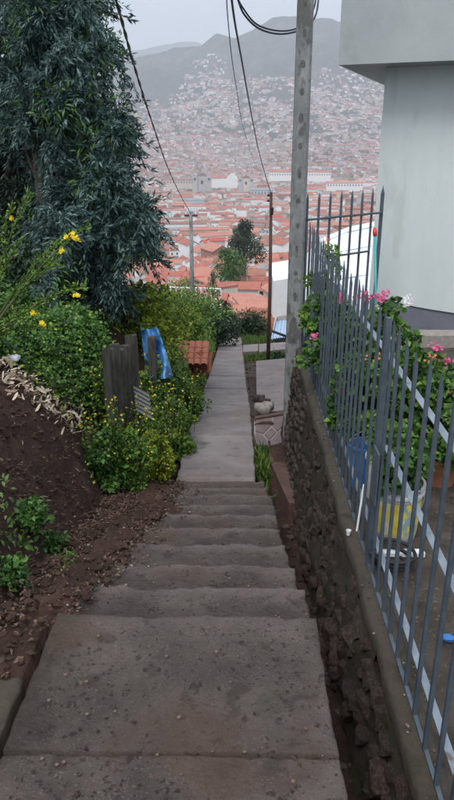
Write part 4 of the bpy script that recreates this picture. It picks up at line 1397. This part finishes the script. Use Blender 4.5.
# cross paths further down
for (pts, lab) in [([(243, 352), (258, 351), (258, 344), (243, 345)], 'short concrete side path branching right from the footpath'), ([(259, 352), (286, 349), (286, 342), (259, 344)], 'second concrete side slab continuing towards the low hut')]:
    y0 = 19.5
    q = [Gp(x, y, float(zp(20)) + .02) for x, y in pts]
    meta(poly_prism('side_path', q, .25, M['concrete_path']), lab, kind='structure')
# low hut with pale blue sheet roof
hut = thing('low_hut', P(282, 348, 24), 'low hut with a pale blue sheet roof below the white wall', 'hut')
V = [P(272, 350, 24), P(291, 350, 24), P(291, 334, 24), P(273, 337, 24)]
dv = np.array([0.3, 3.0, 0])
mk('wall', V + [v + dv for v in V], [(0, 1, 2, 3), (1, 5, 6, 2), (5, 4, 7, 6), (4, 0, 3, 7)], M['mortar'], hut)
V = []
nx = 25
for i in range(nx):
    u = i / (nx - 1)
    a = lerp(P(271, 339, 23.6), P(292, 336, 23.6), u); c = lerp(P(275, 318, 27.5), P(293, 316, 27.5), u)
    w = np.array([0, 0, .03 * math.sin(u * 2 * math.pi * 9)])
    V += [a + w, c + w, c + w - np.array([0, 0, .02]), a + w - np.array([0, 0, .02])]
F = []
for i in range(nx - 1):
    k = i * 4
    F += [(k, k + 4, k + 5, k + 1), (k + 2, k + 6, k + 7, k + 3), (k, k + 3, k + 7, k + 4)]
mk('roof', V, F, M['sheet_blue'], hut)
b = MB(); b.tube([P(272, 331, 23.4), P(280, 334, 23.4), P(291, 338, 23.4)], .05, n=6); meta(b.build('dark_pipe', M['black'], None, smooth=True), 'dark pipe lying across the pale blue hut roof', 'pipe')
# roofed clay heap on the right (brown-red debris behind shrub)
for i, (x, y, D, r, lab) in enumerate([(258, 322, 33, .8, 'left reddish clay mound above the grass'), (266, 318, 35, .9, 'right reddish clay mound above the grass, by the timber pole')]):
    p = P(x, y, D); V, F = pebble_mesh(r * 1.3, r, r * .8, i * 5.5, 3)
    V = [(a + p[0] + .1 * mn.noise(Vector((a, bb, c)) * 6), bb + p[1], c + p[2] - .3) for a, bb, c in V]
    meta(mk('clay_mound', V, F, M['brick'], None, smooth=True), lab, 'mound')

# ------------------------------------------------------------------ valley, hills
def ratio(y):  # z/d of the sight line through image row y
    v = (y - 400) / FPX
    return -(math.sin(PITCH) + v * math.cos(PITCH)) / (math.cos(PITCH) - v * math.sin(PITCH))


RX = [-2000, -300, 0, 60, 110, 137, 167, 203, 218, 235, 251, 271, 292, 323, 345, 400, 500, 700, 2500]
RYP = [60, 60, 62, 60, 58, 54, 45, 40, 30, 36, 28, 15, 10, 13, 22, 30, 20, 40, 60]
RIDGE = np.array([ratio(v) for v in RYP])
YR = 4700.0


def Hcity(X, Y):
    X = np.asarray(X, float); Y = np.asarray(Y, float)
    base = np.interp(Y, PROF_Y + [2600], PROF_Z + [-112])
    px = 240 + X / np.maximum(Y, 50) * FPX / math.cos(PITCH)
    rz = np.interp(px, RX, RIDGE) * YR
    t = np.clip((Y - 1750) / (YR - 1750), 0, 1)
    s = .42 * t ** 1.15 + .58 * t ** 3.4
    up = s * (rz + 112)
    beyond = np.clip((Y - YR) / 1500, 0, 1)
    up = up * (1 - .6 * beyond)
    n = fbm(X / 420, Y / 420, 5, 50) * 62 * np.clip(t * 1.6, 0, 1) * (1 - .55 * (np.abs(Y - YR) < 350)) + fbm(X / 120, Y / 120, 3, 55) * 9 * np.clip(t * 2, .1, 1)
    # cross slope on the near hillside
    near = np.clip(1 - (Y - 60) / 300, 0, 1)
    n = n * (Y > 400) - near * .0 * np.abs(X)
    return base + up + n


M['valley'] = mat('valley_ground', [(.10, .09, .06), (.15, .12, .085), (.08, .10, .05)], .95, .02, 8)
M['hill'] = mat('scrubby_mountain', [(.012, .022, .014), (.034, .042, .026), (.095, .080, .062)], .95, .006, 12, 1.0, .02, dist=25, spots=[(.02, .58, (.14, .115, .10), .6)])
ys = np.concatenate([np.linspace(58, 400, 40), np.geomspace(410, 7500, 210)])
aa = np.concatenate([np.linspace(-1.3, -.35, 25), np.linspace(-.34, .36, 190), np.linspace(.37, 1.3, 25)])
Yg, Ag = np.meshgrid(ys, aa, indexing='ij')
Xg = Ag * (Yg + 40)
Zg = Hcity(Xg, Yg)
V = np.stack([Xg, Yg, Zg], -1).reshape(-1, 3)
g = grid_faces(len(ys), len(aa))[:, ::-1]
cy = V[g].mean(1)
mi = ((cy[:, 1] > 2300) & (fbm(cy[:, 0] / 300, cy[:, 1] / 300, 3, 66) + (cy[:, 2] + 40) / 90 > 0)).astype(int)
meta(mk('valley_and_mountain', V, g, [M['valley'], M['hill']], None, smooth=True, mi=mi, origin=(0, 0, 0)), 'valley floor rising into the hazy mountain behind the city', kind='structure')
# far blue ridge on the left
xs = np.linspace(-5200, 4200, 140)
V = []
for x in xs:
    zt = 8200 * np.interp(240 + x / 8200 * FPX / math.cos(PITCH), [-300, 0, 100, 135, 180, 230, 300, 700], [ratio(v) for v in (45, 50, 48, 50, 40, 44, 30, 40)]) + 45 * float(fbm(x / 500, 2.2, 4, 90))
    for k in range(8):
        u = k / 7
        V.append((x, lerp(7000, 8200, u) + 60 * float(fbm(x / 200, u * 4, 3, 91)), lerp(-150, zt, u ** .8)))
    V.append((x, 9200, -150))
meta(mk('distant_ridge', V, grid_faces(len(xs), 9), M['hill'], None, smooth=True, origin=(0, 8000, -150)), 'faint distant mountain ridge at the left', kind='structure')

# ------------------------------------------------------------------ city
CM = {}
roofc = {'terracotta': [(.30, .095, .07), (.46, .175, .13)], 'orange': [(.40, .16, .115), (.52, .25, .19)], 'brown': [(.22, .11, .085), (.32, .17, .13)], 'red': [(.42, .07, .06), (.52, .11, .09)],
         'rusty': [(.28, .12, .085), (.38, .19, .14)], 'grey': [(.22, .22, .23), (.34, .33, .33)]}
wallc = {'white': [(.72, .72, .73), (.84, .83, .83)], 'cream': [(.50, .45, .39), (.62, .57, .50)], 'brick': [(.26, .13, .10), (.36, .19, .15)], 'pink': [(.50, .33, .30), (.58, .41, .38)], 'pale blue': [(.38, .48, .58), (.46, .56, .64)], 'grey-washed': [(.36, .35, .35), (.48, .46, .46)]}
RK, WK = list(roofc), list(wallc)
for k_, c in roofc.items():
    m_ = mat('roof_' + k_, c, .85, .35, 6, spots=[(.9, .62, tuple(v * .55 for v in c[0]), .6)])
    t_ = m_.node_tree; wv = t_.nodes.new('ShaderNodeTexWave'); wv.inputs['Scale'].default_value = 1.6; wv.bands_direction = 'X'
    cc_ = t_.nodes.new('ShaderNodeTexCoord'); bp = t_.nodes.new('ShaderNodeBump'); bp.inputs['Distance'].default_value = .08; bp.inputs['Strength'].default_value = .8
    t_.links.new(cc_.outputs['Object'], wv.inputs['Vector']); t_.links.new(wv.outputs['Fac'], bp.inputs['Height']); t_.links.new(bp.outputs[0], t_.nodes['Principled BSDF'].inputs['Normal'])
    CM['r', k_] = m_
for k_, c in wallc.items():
    CM['w', k_] = mat('wall_' + k_.replace(' ', '_'), c, .85, .25, 5, spots=[(.5, .64, tuple(v * .65 for v in c[0]), .4)])
CM['win'] = mat('dark_opening', [(.03, .03, .035), (.06, .06, .065)], .4, 2)


def house_geo(cx, cy, cz, w, d, h, rh, ang, flat):
    ca, sa = math.cos(ang), math.sin(ang)

    def T(x, y, z): return (cx + x * ca - y * sa, cy + x * sa + y * ca, cz + z)
    x, y = w / 2, d / 2
    if flat:
        WV = [T(-x, -y, -8), T(x, -y, -8), T(x, y, -8), T(-x, y, -8), T(-x, -y, h), T(x, -y, h), T(x, y, h), T(-x, y, h)]
        WF = [(0, 1, 5, 4), (1, 2, 6, 5), (2, 3, 7, 6), (3, 0, 4, 7)]
        RV = [T(-x - .1, -y - .1, h + .01), T(x + .1, -y - .1, h + .01), T(x + .1, y + .1, h + .01), T(-x - .1, y + .1, h + .01), T(-x - .1, -y - .1, h + .4), T(x + .1, -y - .1, h + .4), T(x + .1, y + .1, h + .4), T(-x - .1, y + .1, h + .4)]
        RF = [(4, 5, 6, 7), (0, 1, 5, 4), (1, 2, 6, 5), (2, 3, 7, 6), (3, 0, 4, 7)]
    else:
        WV = [T(-x, -y, -8), T(x, -y, -8), T(x, y, -8), T(-x, y, -8), T(-x, -y, h), T(x, -y, h), T(x, y, h), T(-x, y, h), T(-x, 0, h + rh - .05), T(x, 0, h + rh - .05)]
        WF = [(0, 1, 5, 4), (1, 2, 6, 9, 5), (2, 3, 7, 6), (3, 0, 4, 8, 7)]
        e = .5
        k = rh / y
        RV = [T(-x - e, -y - e, h - e * k), T(x + e, -y - e, h - e * k), T(x + e, 0, h + rh), T(-x - e, 0, h + rh), T(x + e, y + e, h - e * k), T(-x - e, y + e, h - e * k)]
        RV += [(a, b, c - .22) for a, b, c in RV]
        RF = [(0, 1, 2, 3), (3, 2, 4, 5), (7, 6, 9, 8), (8, 9, 11, 10), (0, 6, 7, 1), (4, 10, 11, 5), (1, 7, 8, 2), (2, 8, 10, 4), (3, 9, 6, 0), (5, 11, 9, 3)]
    return WV, WF, RV, RF, T


houses = []
ROT = R(9)
LANDMARKS = [(202, 186, 1850, 55), (247, 184, 1900, 55)]
HERO = []


def try_house(x, y, w, d, h, rh, ang, roof, wl, flat):
    z = float(Hcity(x, y))
    px, pyy, D = proj((x, y, z + h))
    if px < 100 or px > 420 or D < 40: return
    if px > 470: return
    houses.append((w / D, x, y, z, w, d, h, rh, ang, roof, wl, flat, px, pyy, D))


rr = random.Random(12)
# valley grid
cell_x, cell_y = 21.0, 17.0
ca, sa = math.cos(ROT), math.sin(ROT)
for iy in range(0, 290):
    ix = -90
    while ix < 100:
        gx, gy = ix * cell_x, 330 + iy * cell_y * (1 if iy < 110 else 1)
        far = gy > 1900
        k = rr.choice([1, 1, 2, 2, 3]) if not far else 1
        w_ = k * cell_x - rr.uniform(1, 5)
        cxl, cyl = gx + k * cell_x / 2, gy
        ix += k
        if rr.random() < .05: continue
        if ix % 9 == 0 and rr.random() < .8: continue
        if iy % 6 == 5 and rr.random() < .55: continue
        x = cxl * ca - (cyl - 1500) * sa + rr.uniform(-3, 3); y = 1500 + cxl * sa + (cyl - 1500) * ca + rr.uniform(-6, 6)
        if far: x += rr.uniform(-9, 9); y += rr.uniform(-10, 10)
        if y < 360: continue
        a = x / y
        if a < -.20 or a > .27: continue
        px0, py0, D0 = proj((x, y, float(Hcity(x, y))))
        lim = np.interp(px0, [100, 130, 175, 192, 215, 235, 300, 340, 390], [112, 104, 94, 62, 52, 74, 78, 62, 54])
        if py0 < lim: continue
        if py0 < lim + 26 and rr.random() < .35 + .5 * float(vnoise(x / 160, y / 160, 8)): continue
        if py0 > 175 and rr.random() < .10: continue
        if far:
            if rr.random() < .12: continue
            q = rr.random()
            w_, d_ = rr.choice([8, 10, 14, 20, 28]) * rr.uniform(.8, 1.1), rr.uniform(6, 11); h = rr.choice([3.0, 3.0, 5.0, 5.4, 7.0])
            flat = q < .45
            roof = rr.choices(RK, [3, 2, 4, .6, 3, 4])[0]; wl = rr.choices(WK, [3.0, 4, 4, 1.5, .4, 6])[0]
            ang = ROT + .5 * float(vnoise(x / 300, y / 300, 41)) + rr.uniform(-.12, .12)
            try_house(x, y, w_, d_, h, d_ * .22, ang, roof, wl, flat)
            if py0 > lim + 12 and rr.random() < .8: try_house(x + rr.uniform(-12, 12), y + rr.uniform(-12, 12), w_ * .8, d_ * .8, rr.choice([3, 5, 6]), d_ * .2, ang + .4, rr.choice(RK), rr.choices(WK, [4, 3, 4, 1, .5, 4])[0], not flat)
        else:
            w_ = min(w_, 44) * rr.uniform(.55, 1.0)
            d_ = rr.uniform(5.5, 9); h = rr.choice([4.5, 6.5, 7.5, 8.5, 10.0])
            roof = rr.choices(RK, [5, 4, 2.2, .5, 2.5, .6])[0]; wl = rr.choices(WK, [8, 1.8, .9, .5, .4, 1.0])[0]
            dist_ = float(vnoise(x / 230, y / 260, 40))
            perp = rr.random() < .25 + .35 * abs(dist_)
            if perp: w_, d_ = min(w_, 16), rr.uniform(7, 11)
            ang = ROT + (math.pi / 2 if perp else 0) + .45 * dist_ + rr.uniform(-.10, .10)
            try_house(x, y, w_, d_, h, d_ * .26, ang, roof, wl, rr.random() < .06)
# smaller houses crowding the slope below the end of the path
y = 66.0
while y < 360:
    x = -.17 * y - 8
    while x < .26 * y + 8:
        w_ = rr.choice([5, 6.5, 8, 10, 13]) * rr.uniform(.85, 1.15) * (1 if y > 130 else .8)
        if rr.random() > .10:
            d_ = rr.uniform(4, 6.5); h = rr.choice([2.8, 3.6, 4.8, 5.6, 6.4]) * (1 if y > 110 else .8)
            perp = rr.random() < .4
            try_house(x + w_ / 2, y + rr.uniform(-3, 3), w_, d_, h, d_ * rr.uniform(.22, .30), (math.pi / 2 if perp else 0) + rr.gauss(.06, .2), rr.choices(RK, [5, 4, 1.5, .2, 2, .3])[0], rr.choices(WK, [7, 2, 1.2, .3, .3, .8])[0], rr.random() < .05)
        x += w_ + rr.uniform(.3, 3)
    y += rr.uniform(8, 10) * (1 + y / 900)
p = P(233, 318, 55)
houses.append((9, p[0], p[1], p[2] - 2.6, 4.4, 4, 2.6, 1.1, .05, 'orange', 'white', False, 233, 318, 55))

houses.sort(key=lambda t: -t[0])


def vis(hh):
    px, py_ = hh[12], hh[13]
    if px < 118 + (py_ > 150) * 0 or px > 390: return False
    if py_ > 225 and px < 158: return False
    return 60 < py_ < 330


cand = [h_ for h_ in houses if vis(h_)]
chosen = set(id(h_) for h_ in cand[:298])
rest = [h_ for h_ in houses if id(h_) not in chosen]
used = {}


def where(px, py_):
    if px < 160: c = 'at eucalyptus tips'
    elif px < 186: c = 'left of thin grey pole'
    elif px < 200: c = 'behind thin grey pole'
    elif px < 228: c = 'left of the cypress'
    elif px < 252: c = 'around the dark cypress'
    elif px < 274: c = 'behind timber pole'
    elif px < 290: c = 'between timber and concrete poles'
    elif px < 312: c = 'behind concrete pole'
    elif px < 345: c = 'right of concrete pole'
    else: c = 'beside pale house corner'
    if py_ < 170: r_ = 'far off'
    elif py_ < 192: r_ = 'level with churches'
    elif py_ < 215: r_ = 'below churches'
    elif py_ < 240: r_ = 'mid-city'
    elif py_ < 265: r_ = 'nearer rows'
    elif py_ < 290: r_ = 'near hill foot'
    else: r_ = 'beyond footpath end'
    return r_ + ' ' + c


winme = bpy.data.meshes.new('window')
wb_ = MB(); wb_.box((-.5, -.06, -.5), (.5, .06, .5)); winme.from_pydata(wb_.v, [], wb_.f); winme.materials.append(CM['win'])
roofword = {'terracotta': 'terracotta', 'orange': 'pale orange', 'brown': 'brown', 'red': 'bright red', 'rusty': 'faded rust', 'grey': 'grey'}
for hh in cand[:298]:
    _, x, y, z, w_, d_, h, rh, ang, roof, wl, flat, px, py_, D = hh
    WV, WF, RV, RF, T = house_geo(x, y, z, w_, d_, h, rh, ang, flat)
    wpx = w_ / D * FPX
    size = 'long' if w_ > 40 else 'wide' if w_ > 26 else 'small' if w_ < 12 else ''
    lab = f"{size} {wl} {'flat-roofed house, roof ' + roofword[roof] if flat else roofword[roof] + '-roofed house'}, {where(px, py_)}".strip()
    if math.cos(ang - ROT) < .5: lab = 'gable-on ' + lab
    t = thing('house', (x, y, z), lab, 'house', 'houses of the city below')
    used.setdefault(lab, []).append((px, py_, t))
    mk('wall', WV, WF, CM['w', wl], t)
    mk('roof', RV, RF, CM['r', roof], t)
    if wpx > 7:
        nw = int(min(9, max(2, w_ // 3.6)))
        rows = [1.5] if h < 5 else [1.5, 4.3]
        for zz in rows:
            for i in range(nw):
                xx = -w_ / 2 + w_ * (i + .5) / nw
                if rr.random() < .2: continue
                p = T(xx, -d_ / 2 - .02, zz)
                piece('window', winme, p, (1.1, 1, 1.25), (0, 0, ang), t)
# labels that still coincide: tell the members apart by order from the left
for lab, lst in used.items():
    if len(lst) > 1:
        lst.sort(key=lambda v: v[0])
        o_ = ['leftmost', 'second from left', 'third from left', 'fourth from left', 'fifth from left', 'sixth from left', 'seventh from left', 'eighth from left']
        for i, (_, _, t) in enumerate(lst):
            if i < 8: t['label'] = (lab + ', ' + ('rightmost' if i == len(lst) - 1 else o_[i]))

mats = [CM['w', k_] for k_ in WK] + [CM['r', k_] for k_ in RK]
cb = MB()
for hh in rest:
    _, x, y, z, w_, d_, h, rh, ang, roof, wl, flat, px, py_, D = hh
    WV, WF, RV, RF, T = house_geo(x, y, z, w_, d_, h, rh, ang, flat)
    cb.add(WV, WF, WK.index(wl)); cb.add(RV, RF[:2] if not flat else RF, len(WK) + RK.index(roof))
meta(cb.build('far_houses', mats, None, origin=(0, 2500, -110)), 'thousands of small hazy houses filling the valley and lower slopes', 'houses', kind='stuff')
print('houses', len(houses), 'rest', len(rest), 'cand', len(cand))

# churches with twin towers
def church(px, py_, D, s, label, wl, towers=True):
    p = P(px, py_, D)
    z0 = p[2] - 13 * s
    t = thing('church', (p[0], p[1], z0), label, 'church')
    f, x0, y0 = MB(), p[0], p[1]
    f.box((x0 - 9 * s, y0, z0 - 20), (x0 + 9 * s, y0 + 45 * s, z0 + 13 * s)); f.build('nave', CM['w', wl], t)
    b = MB()
    b.add([(x0 - 9.6 * s, y0 - .6, z0 + 13 * s), (x0 + 9.6 * s, y0 - .6, z0 + 13 * s), (x0, y0 - .6, z0 + 18 * s), (x0 - 9.6 * s, y0 + 46 * s, z0 + 13 * s), (x0 + 9.6 * s, y0 + 46 * s, z0 + 13 * s), (x0, y0 + 46 * s, z0 + 18 * s)], [(0, 1, 2), (3, 5, 4), (0, 2, 5, 3), (1, 4, 5, 2), (0, 3, 4, 1)])
    b.build('roof', CM['r', 'brown'], t)
    for sx in (-1, 1):
        cx = x0 + sx * 12 * s
        b = MB(); r = 4 * s
        b.box((cx - r, y0 - 3 * s, z0 - 20), (cx + r, y0 + 5 * s, z0 + 14 * s))
        # belfry piers
        for ax_ in (-1, 1):
            for ay_ in (-1, 1):
                b.box((cx + ax_ * r * .78 - r * .22, y0 + s + ay_ * r * .78 - r * .22, z0 + 14 * s), (cx + ax_ * r * .78 + r * .22, y0 + s + ay_ * r * .78 + r * .22, z0 + 20 * s))
        b.box((cx - r * 1.1, y0 + s - r * 1.1, z0 + 20 * s), (cx + r * 1.1, y0 + s + r * 1.1, z0 + 21.4 * s))
        tw = b.build('tower', CM['w', 'grey-washed' if wl != 'white' else 'white'], t)
        b = MB(); b.lathe((cx, y0 + s, z0 + 21.4 * s), [(r * .95, 0), (r * .85, 1.6 * s), (r * .5, 3 * s), (.2, 3.9 * s)], 12); b.build('dome', CM['r', 'brown'], tw, smooth=True)
        b = MB(); b.box((cx - r * .5, y0 - 3 * s - .15, z0 + 6 * s), (cx + r * .5, y0 - 3 * s + .1, z0 + 10 * s)); b.build('window', CM['win'], tw)
    b = MB(); b.box((x0 - 2 * s, y0 - .2, z0), (x0 + 2 * s, y0 + .1, z0 + 6 * s)); b.build('portal', CM['win'], t)


church(202, 176, 1430, 1.25, 'stone church with twin bell towers in the middle distance, left of the white pediment', 'grey-washed')
church(246, 178, 1430, 1.0, 'smaller twin-towered church right of the white pediment', 'cream')
# white pedimented hall
p = P(226, 178, 1560); z0 = p[2] - 12
t = thing('white_hall', (p[0], p[1], z0), 'long white hall with a triangular gable between the two churches', 'building')
b = MB(); b.box((p[0] - 46, p[1], z0 - 10), (p[0] + 20, p[1] + 14, z0 + 12)); b.build('wing', CM['w', 'white'], t)
b = MB(); b.add([(p[0] + 2, p[1] - 3, z0 - 10), (p[0] + 26, p[1] - 3, z0 - 10), (p[0] + 26, p[1] - 3, z0 + 13), (p[0] + 14, p[1] - 3, z0 + 22), (p[0] + 2, p[1] - 3, z0 + 13), (p[0] + 2, p[1] + 20, z0 - 10), (p[0] + 26, p[1] + 20, z0 - 10), (p[0] + 26, p[1] + 20, z0 + 13), (p[0] + 14, p[1] + 20, z0 + 22), (p[0] + 2, p[1] + 20, z0 + 13)],
              [(0, 1, 2, 3, 4), (1, 6, 7, 2), (5, 0, 4, 9), (2, 7, 8, 3), (3, 8, 9, 4)]); b.build('gable_block', CM['w', 'white'], t)
b = MB(); b.add([(p[0] - 47, p[1] - 1, z0 + 11.9), (p[0] + 2, p[1] - 1, z0 + 11.9), (p[0] + 2, p[1] + 7, z0 + 16), (p[0] - 47, p[1] + 7, z0 + 16), (p[0] + 2, p[1] + 15, z0 + 11.9), (p[0] - 47, p[1] + 15, z0 + 11.9)], [(0, 1, 2, 3), (3, 2, 4, 5), (0, 3, 5)]); b.build('roof', CM['r', 'terracotta'], t)
for (x, y_, D, w_, h, roof, lab) in [(300, 172, 1650, 150, 11, 'terracotta', 'very long white colonnaded building behind the concrete pole'), (262, 190, 1400, 46, 9, 'grey', 'pale blue and white building right of the smaller church'), (345, 183, 1500, 80, 9, 'orange', 'long white arcaded building beside the pale house corner'), (180, 180, 1500, 60, 9, 'brown', 'long cream cloister left of the stone church')]:
    p = P(x, y_, D); z0 = p[2] - h
    t = thing('long_building', (p[0], p[1], z0), lab, 'building')
    b = MB(); b.box((p[0] - w_ / 2, p[1], z0 - 10), (p[0] + w_ / 2, p[1] + 14, z0 + h)); b.build('wall', CM['w', 'pale blue' if 'blue' in lab else 'cream' if 'cream' in lab else 'white'], t)
    b = MB(); b.add([(p[0] - w_ / 2 - 1, p[1] - 1, z0 + h - .1), (p[0] + w_ / 2 + 1, p[1] - 1, z0 + h - .1), (p[0] + w_ / 2 + 1, p[1] + 7, z0 + h + 4), (p[0] - w_ / 2 - 1, p[1] + 7, z0 + h + 4), (p[0] + w_ / 2 + 1, p[1] + 15, z0 + h - .1), (p[0] - w_ / 2 - 1, p[1] + 15, z0 + h - .1)], [(0, 1, 2, 3), (3, 2, 4, 5), (0, 3, 5), (1, 4, 2)]); b.build('roof', CM['r', roof], t)
    nw = int(w_ // 6)
    for i in range(nw):
        piece('window', winme, (p[0] - w_ / 2 + w_ * (i + .5) / nw, p[1] - .03, z0 + h * .45), (2.2, 1, 3.5), (0, 0, 0), t)

# big white lower building behind the return fence
def white_block(name, label, pts_top, D, depth, zdrop, m, roofm=None):
    V = [P(x, y_, D) for x, y_ in pts_top]
    t = thing(name, (V[0] + V[-1]) / 2 - np.array([0, 0, zdrop]), label, 'building')
    n = len(V)
    back = [v + np.array([0, depth, 0]) for v in V]
    allv = V + [(v[0], v[1], v[2] - zdrop) for v in V] + back + [(v[0], v[1], v[2] - zdrop) for v in back]
    F = []
    for i in range(n - 1):
        F += [(i + n, i + 1 + n, i + 1, i), (i + 2 * n, i + 1 + 2 * n, i + 1 + 3 * n, i + 3 * n), (i, i + 1, i + 1 + 2 * n, i + 2 * n)]
    F += [(0, 2 * n, 3 * n, n), (n - 1, 2 * n - 1, 4 * n - 1, 3 * n - 1)]
    mk('wall', allv, F, m, t)
    return t, V


t = thing('white_roofed_building', P(345, 300, 16) - np.array([0, 0, 5]), 'building with a large bright white sheet roof seen through the far end of the fence', 'building')
near_ = [P(x, y_, 13.0) for x, y_ in ((292, 318), (320, 316), (350, 314), (410, 310))]
far_ = [P(x, y_, 21.0) for x, y_ in ((300, 262), (318, 240), (348, 227), (410, 214))]
V = near_ + far_ + [p - np.array([0, 0, .12]) for p in near_ + far_]
F = [(i, i + 1, i + 5, i + 4) for i in range(3)] + [(i + 8, i + 12, i + 13, i + 9) for i in range(3)] + [(i, i + 8, i + 9, i + 1) for i in range(3)] + [(i + 4, i + 5, i + 13, i + 12) for i in range(3)] + [(0, 4, 12, 8), (3, 11, 15, 7)]
mk('roof', V, F, M['white'], t)
mk('wall', near_ + [p - np.array([0, 0, 5]) for p in near_] + [far_[0], far_[0] - np.array([0, 0, 6])], [(i + 4, i + 5, i + 1, i) for i in range(3)] + [(0, 8, 9, 4)], M['white'], t)
for u in (.3, .62, .9):
    b = MB(); b.tube([lerp(near_[k_], far_[k_], u) + np.array([0, 0, .02]) for k_ in range(4)], .022, n=5); b.build('roof_seam', M['sheet_blue'], t)
t, V = white_block('white_building', 'narrow white wall between the timber and concrete poles', [(273.5, 281), (297, 277)], 32, 5, 2.2, M['white'])
# grey arched sheet behind the fence
V = []
nx, ny = 24, 12
for i in range(nx):
    for j in range(ny):
        u, v = i / (nx - 1), j / (ny - 1)
        arch = math.sin(math.pi * (.16 + .72 * u)) ** .8
        p = P(lerp(300, 362, u), lerp(338, 284, arch) + 1.2 * math.sin(u * 9), 10.2 + 1.4 * v)
        V.append((p[0], p[1], p[2] - .25 * v + .02 * math.sin(u * 16 + v * 3) + .02 * float(fbm(u * 8, v * 5, 3, 5))))
n = len(V)
F = [tuple(r) for r in grid_faces(nx, ny)]
for i in range(nx):
    p = V[i * ny]; V.append((p[0], p[1], -2.4))
F += [(i * ny, n + i, n + i + 1, (i + 1) * ny) for i in range(nx - 1)]
meta(mk('grey_sheeting', V, F, M['tarp_grey'], None, smooth=True), 'slate grey arched sheeting just beyond the far fence bars', 'sheeting')
# white handrail wall and gate line left of the timber pole
rl = thing('white_railing', P(195, 304, 34), 'low white railing and wall behind the thin grey pole', 'railing')
a, c = P(166, 303, 34), P(221, 305, 34)
b = MB(); b.add([a, c, c + np.array([0, .2, 0]), a + np.array([0, .2, 0]), a - np.array([0, 0, 1.6]), c - np.array([0, 0, 1.6]), c + np.array([0, .2, -1.6]), a + np.array([0, .2, -1.6])], [(0, 1, 2, 3), (4, 5, 1, 0), (5, 6, 2, 1), (7, 4, 0, 3)]); b.build('wall', M['white'], rl)
for i in range(12):
    q = lerp(a, c, i / 11)
    b = MB(); b.box((q[0] - .04, q[1] + .06, q[2]), (q[0] + .04, q[1] + .14, q[2] + .75)); b.build('baluster', M['white'], rl)
b = MB(); b.tube([a + np.array([0, .1, .78]), c + np.array([0, .1, .78])], .05, n=6); b.build('handrail', M['white'], rl)

# trees in the city
def far_tree(px, py_, D, w_, h, m, label, conical=False, n=1500):
    base = P(px, py_, D)
    t = thing('tree', base, label, 'tree')
    b = MB(); b.tube([base - np.array([0, 0, 3]), base + np.array([0, 0, h * .8])], [w_ * .06, w_ * .02], n=6); b.build('trunk', M['bark'], t)
    cen, rad = [], []
    for i in range(40):
        u = random.random()
        rad_at = (w_ / 2) * ((1 - u) ** .7 if conical else math.sin(math.pi * (.15 + .8 * u)) ** .7)
        a_ = random.uniform(0, 6.28); q = random.random() ** .5 * rad_at * .85
        cen.append(base + np.array([math.cos(a_) * q, math.sin(a_) * q, h * (.12 + .84 * u)])); rad.append(w_ * .20 * random.uniform(.6, 1.2) * (1.1 - .5 * u if conical else 1))
    foliage(t, 'crown', cen, rad, n, w_ * .055, w_ * .03, M[m], droop=.2)


far_tree(244, 264, 210, 14.0, 12.6, 'leaf_d', 'dark cypress-like tree rising among the roofs in the centre', True, 4200)
far_tree(230, 282, 165, 10.0, 7.2, 'leaf', 'round mid green tree at the foot of the dark cypress', False, 3200)
far_tree(187, 303, 60, 2.6, 2.1, 'leaf', 'small green tree behind the white railing', False, 1500)
far_tree(213, 304, 60, 1.8, 2.8, 'leaf_d', 'slim dark tree at the right end of the white railing', True, 1500)
tb_ = MB()
ct = []
rt = random.Random(5)
for i in range(230):
    a_ = rt.uniform(-.17, .25); y_ = 500 + 3800 * rt.random() ** .8
    x = a_ * y_; z = float(Hcity(x, y_))
    s = rt.uniform(3, 7)
    for k_ in range(5): ct.append((x + rt.gauss(0, s * .6), y_ + rt.gauss(0, s * .6), z + rt.uniform(4, 4 + s * 1.4), s * .6))
ct = np.array(ct)
p_, d_, idx = clump_points(ct[:, :3], ct[:, 3], 30000, .9)
V, F = leaf_mesh(p_, unit(d_ + rnd_dirs(len(p_)) * .5), rnd_dirs(len(p_)), RNG.uniform(.7, 1.8, len(p_)), RNG.uniform(.5, 1.2, len(p_)))
meta(mk('city_trees', V, F, M['leaf_d'], None), 'small dark trees scattered through the hazy city', 'trees', kind='stuff')

# ------------------------------------------------------------------ haze
b = MB(); b.box((-7600, -60, -230), (7600, 9600, 1250))
hz = b.build('haze', M['white'], None)
hz.data.materials.clear()
mh = bpy.data.materials.new('haze'); mh.use_nodes = True
t_ = mh.node_tree; t_.nodes.clear()
ou = t_.nodes.new('ShaderNodeOutputMaterial'); pv = t_.nodes.new('ShaderNodeVolumePrincipled')
pv.inputs['Density'].default_value = 1.85e-4
pv.inputs['Color'].default_value = (.86, .90, .99, 1)
pv.inputs['Anisotropy'].default_value = .2
t_.links.new(pv.outputs[0], ou.inputs['Volume'])
hz.data.materials.append(mh)
meta(hz, 'pale bluish haze over the valley', kind='stuff')
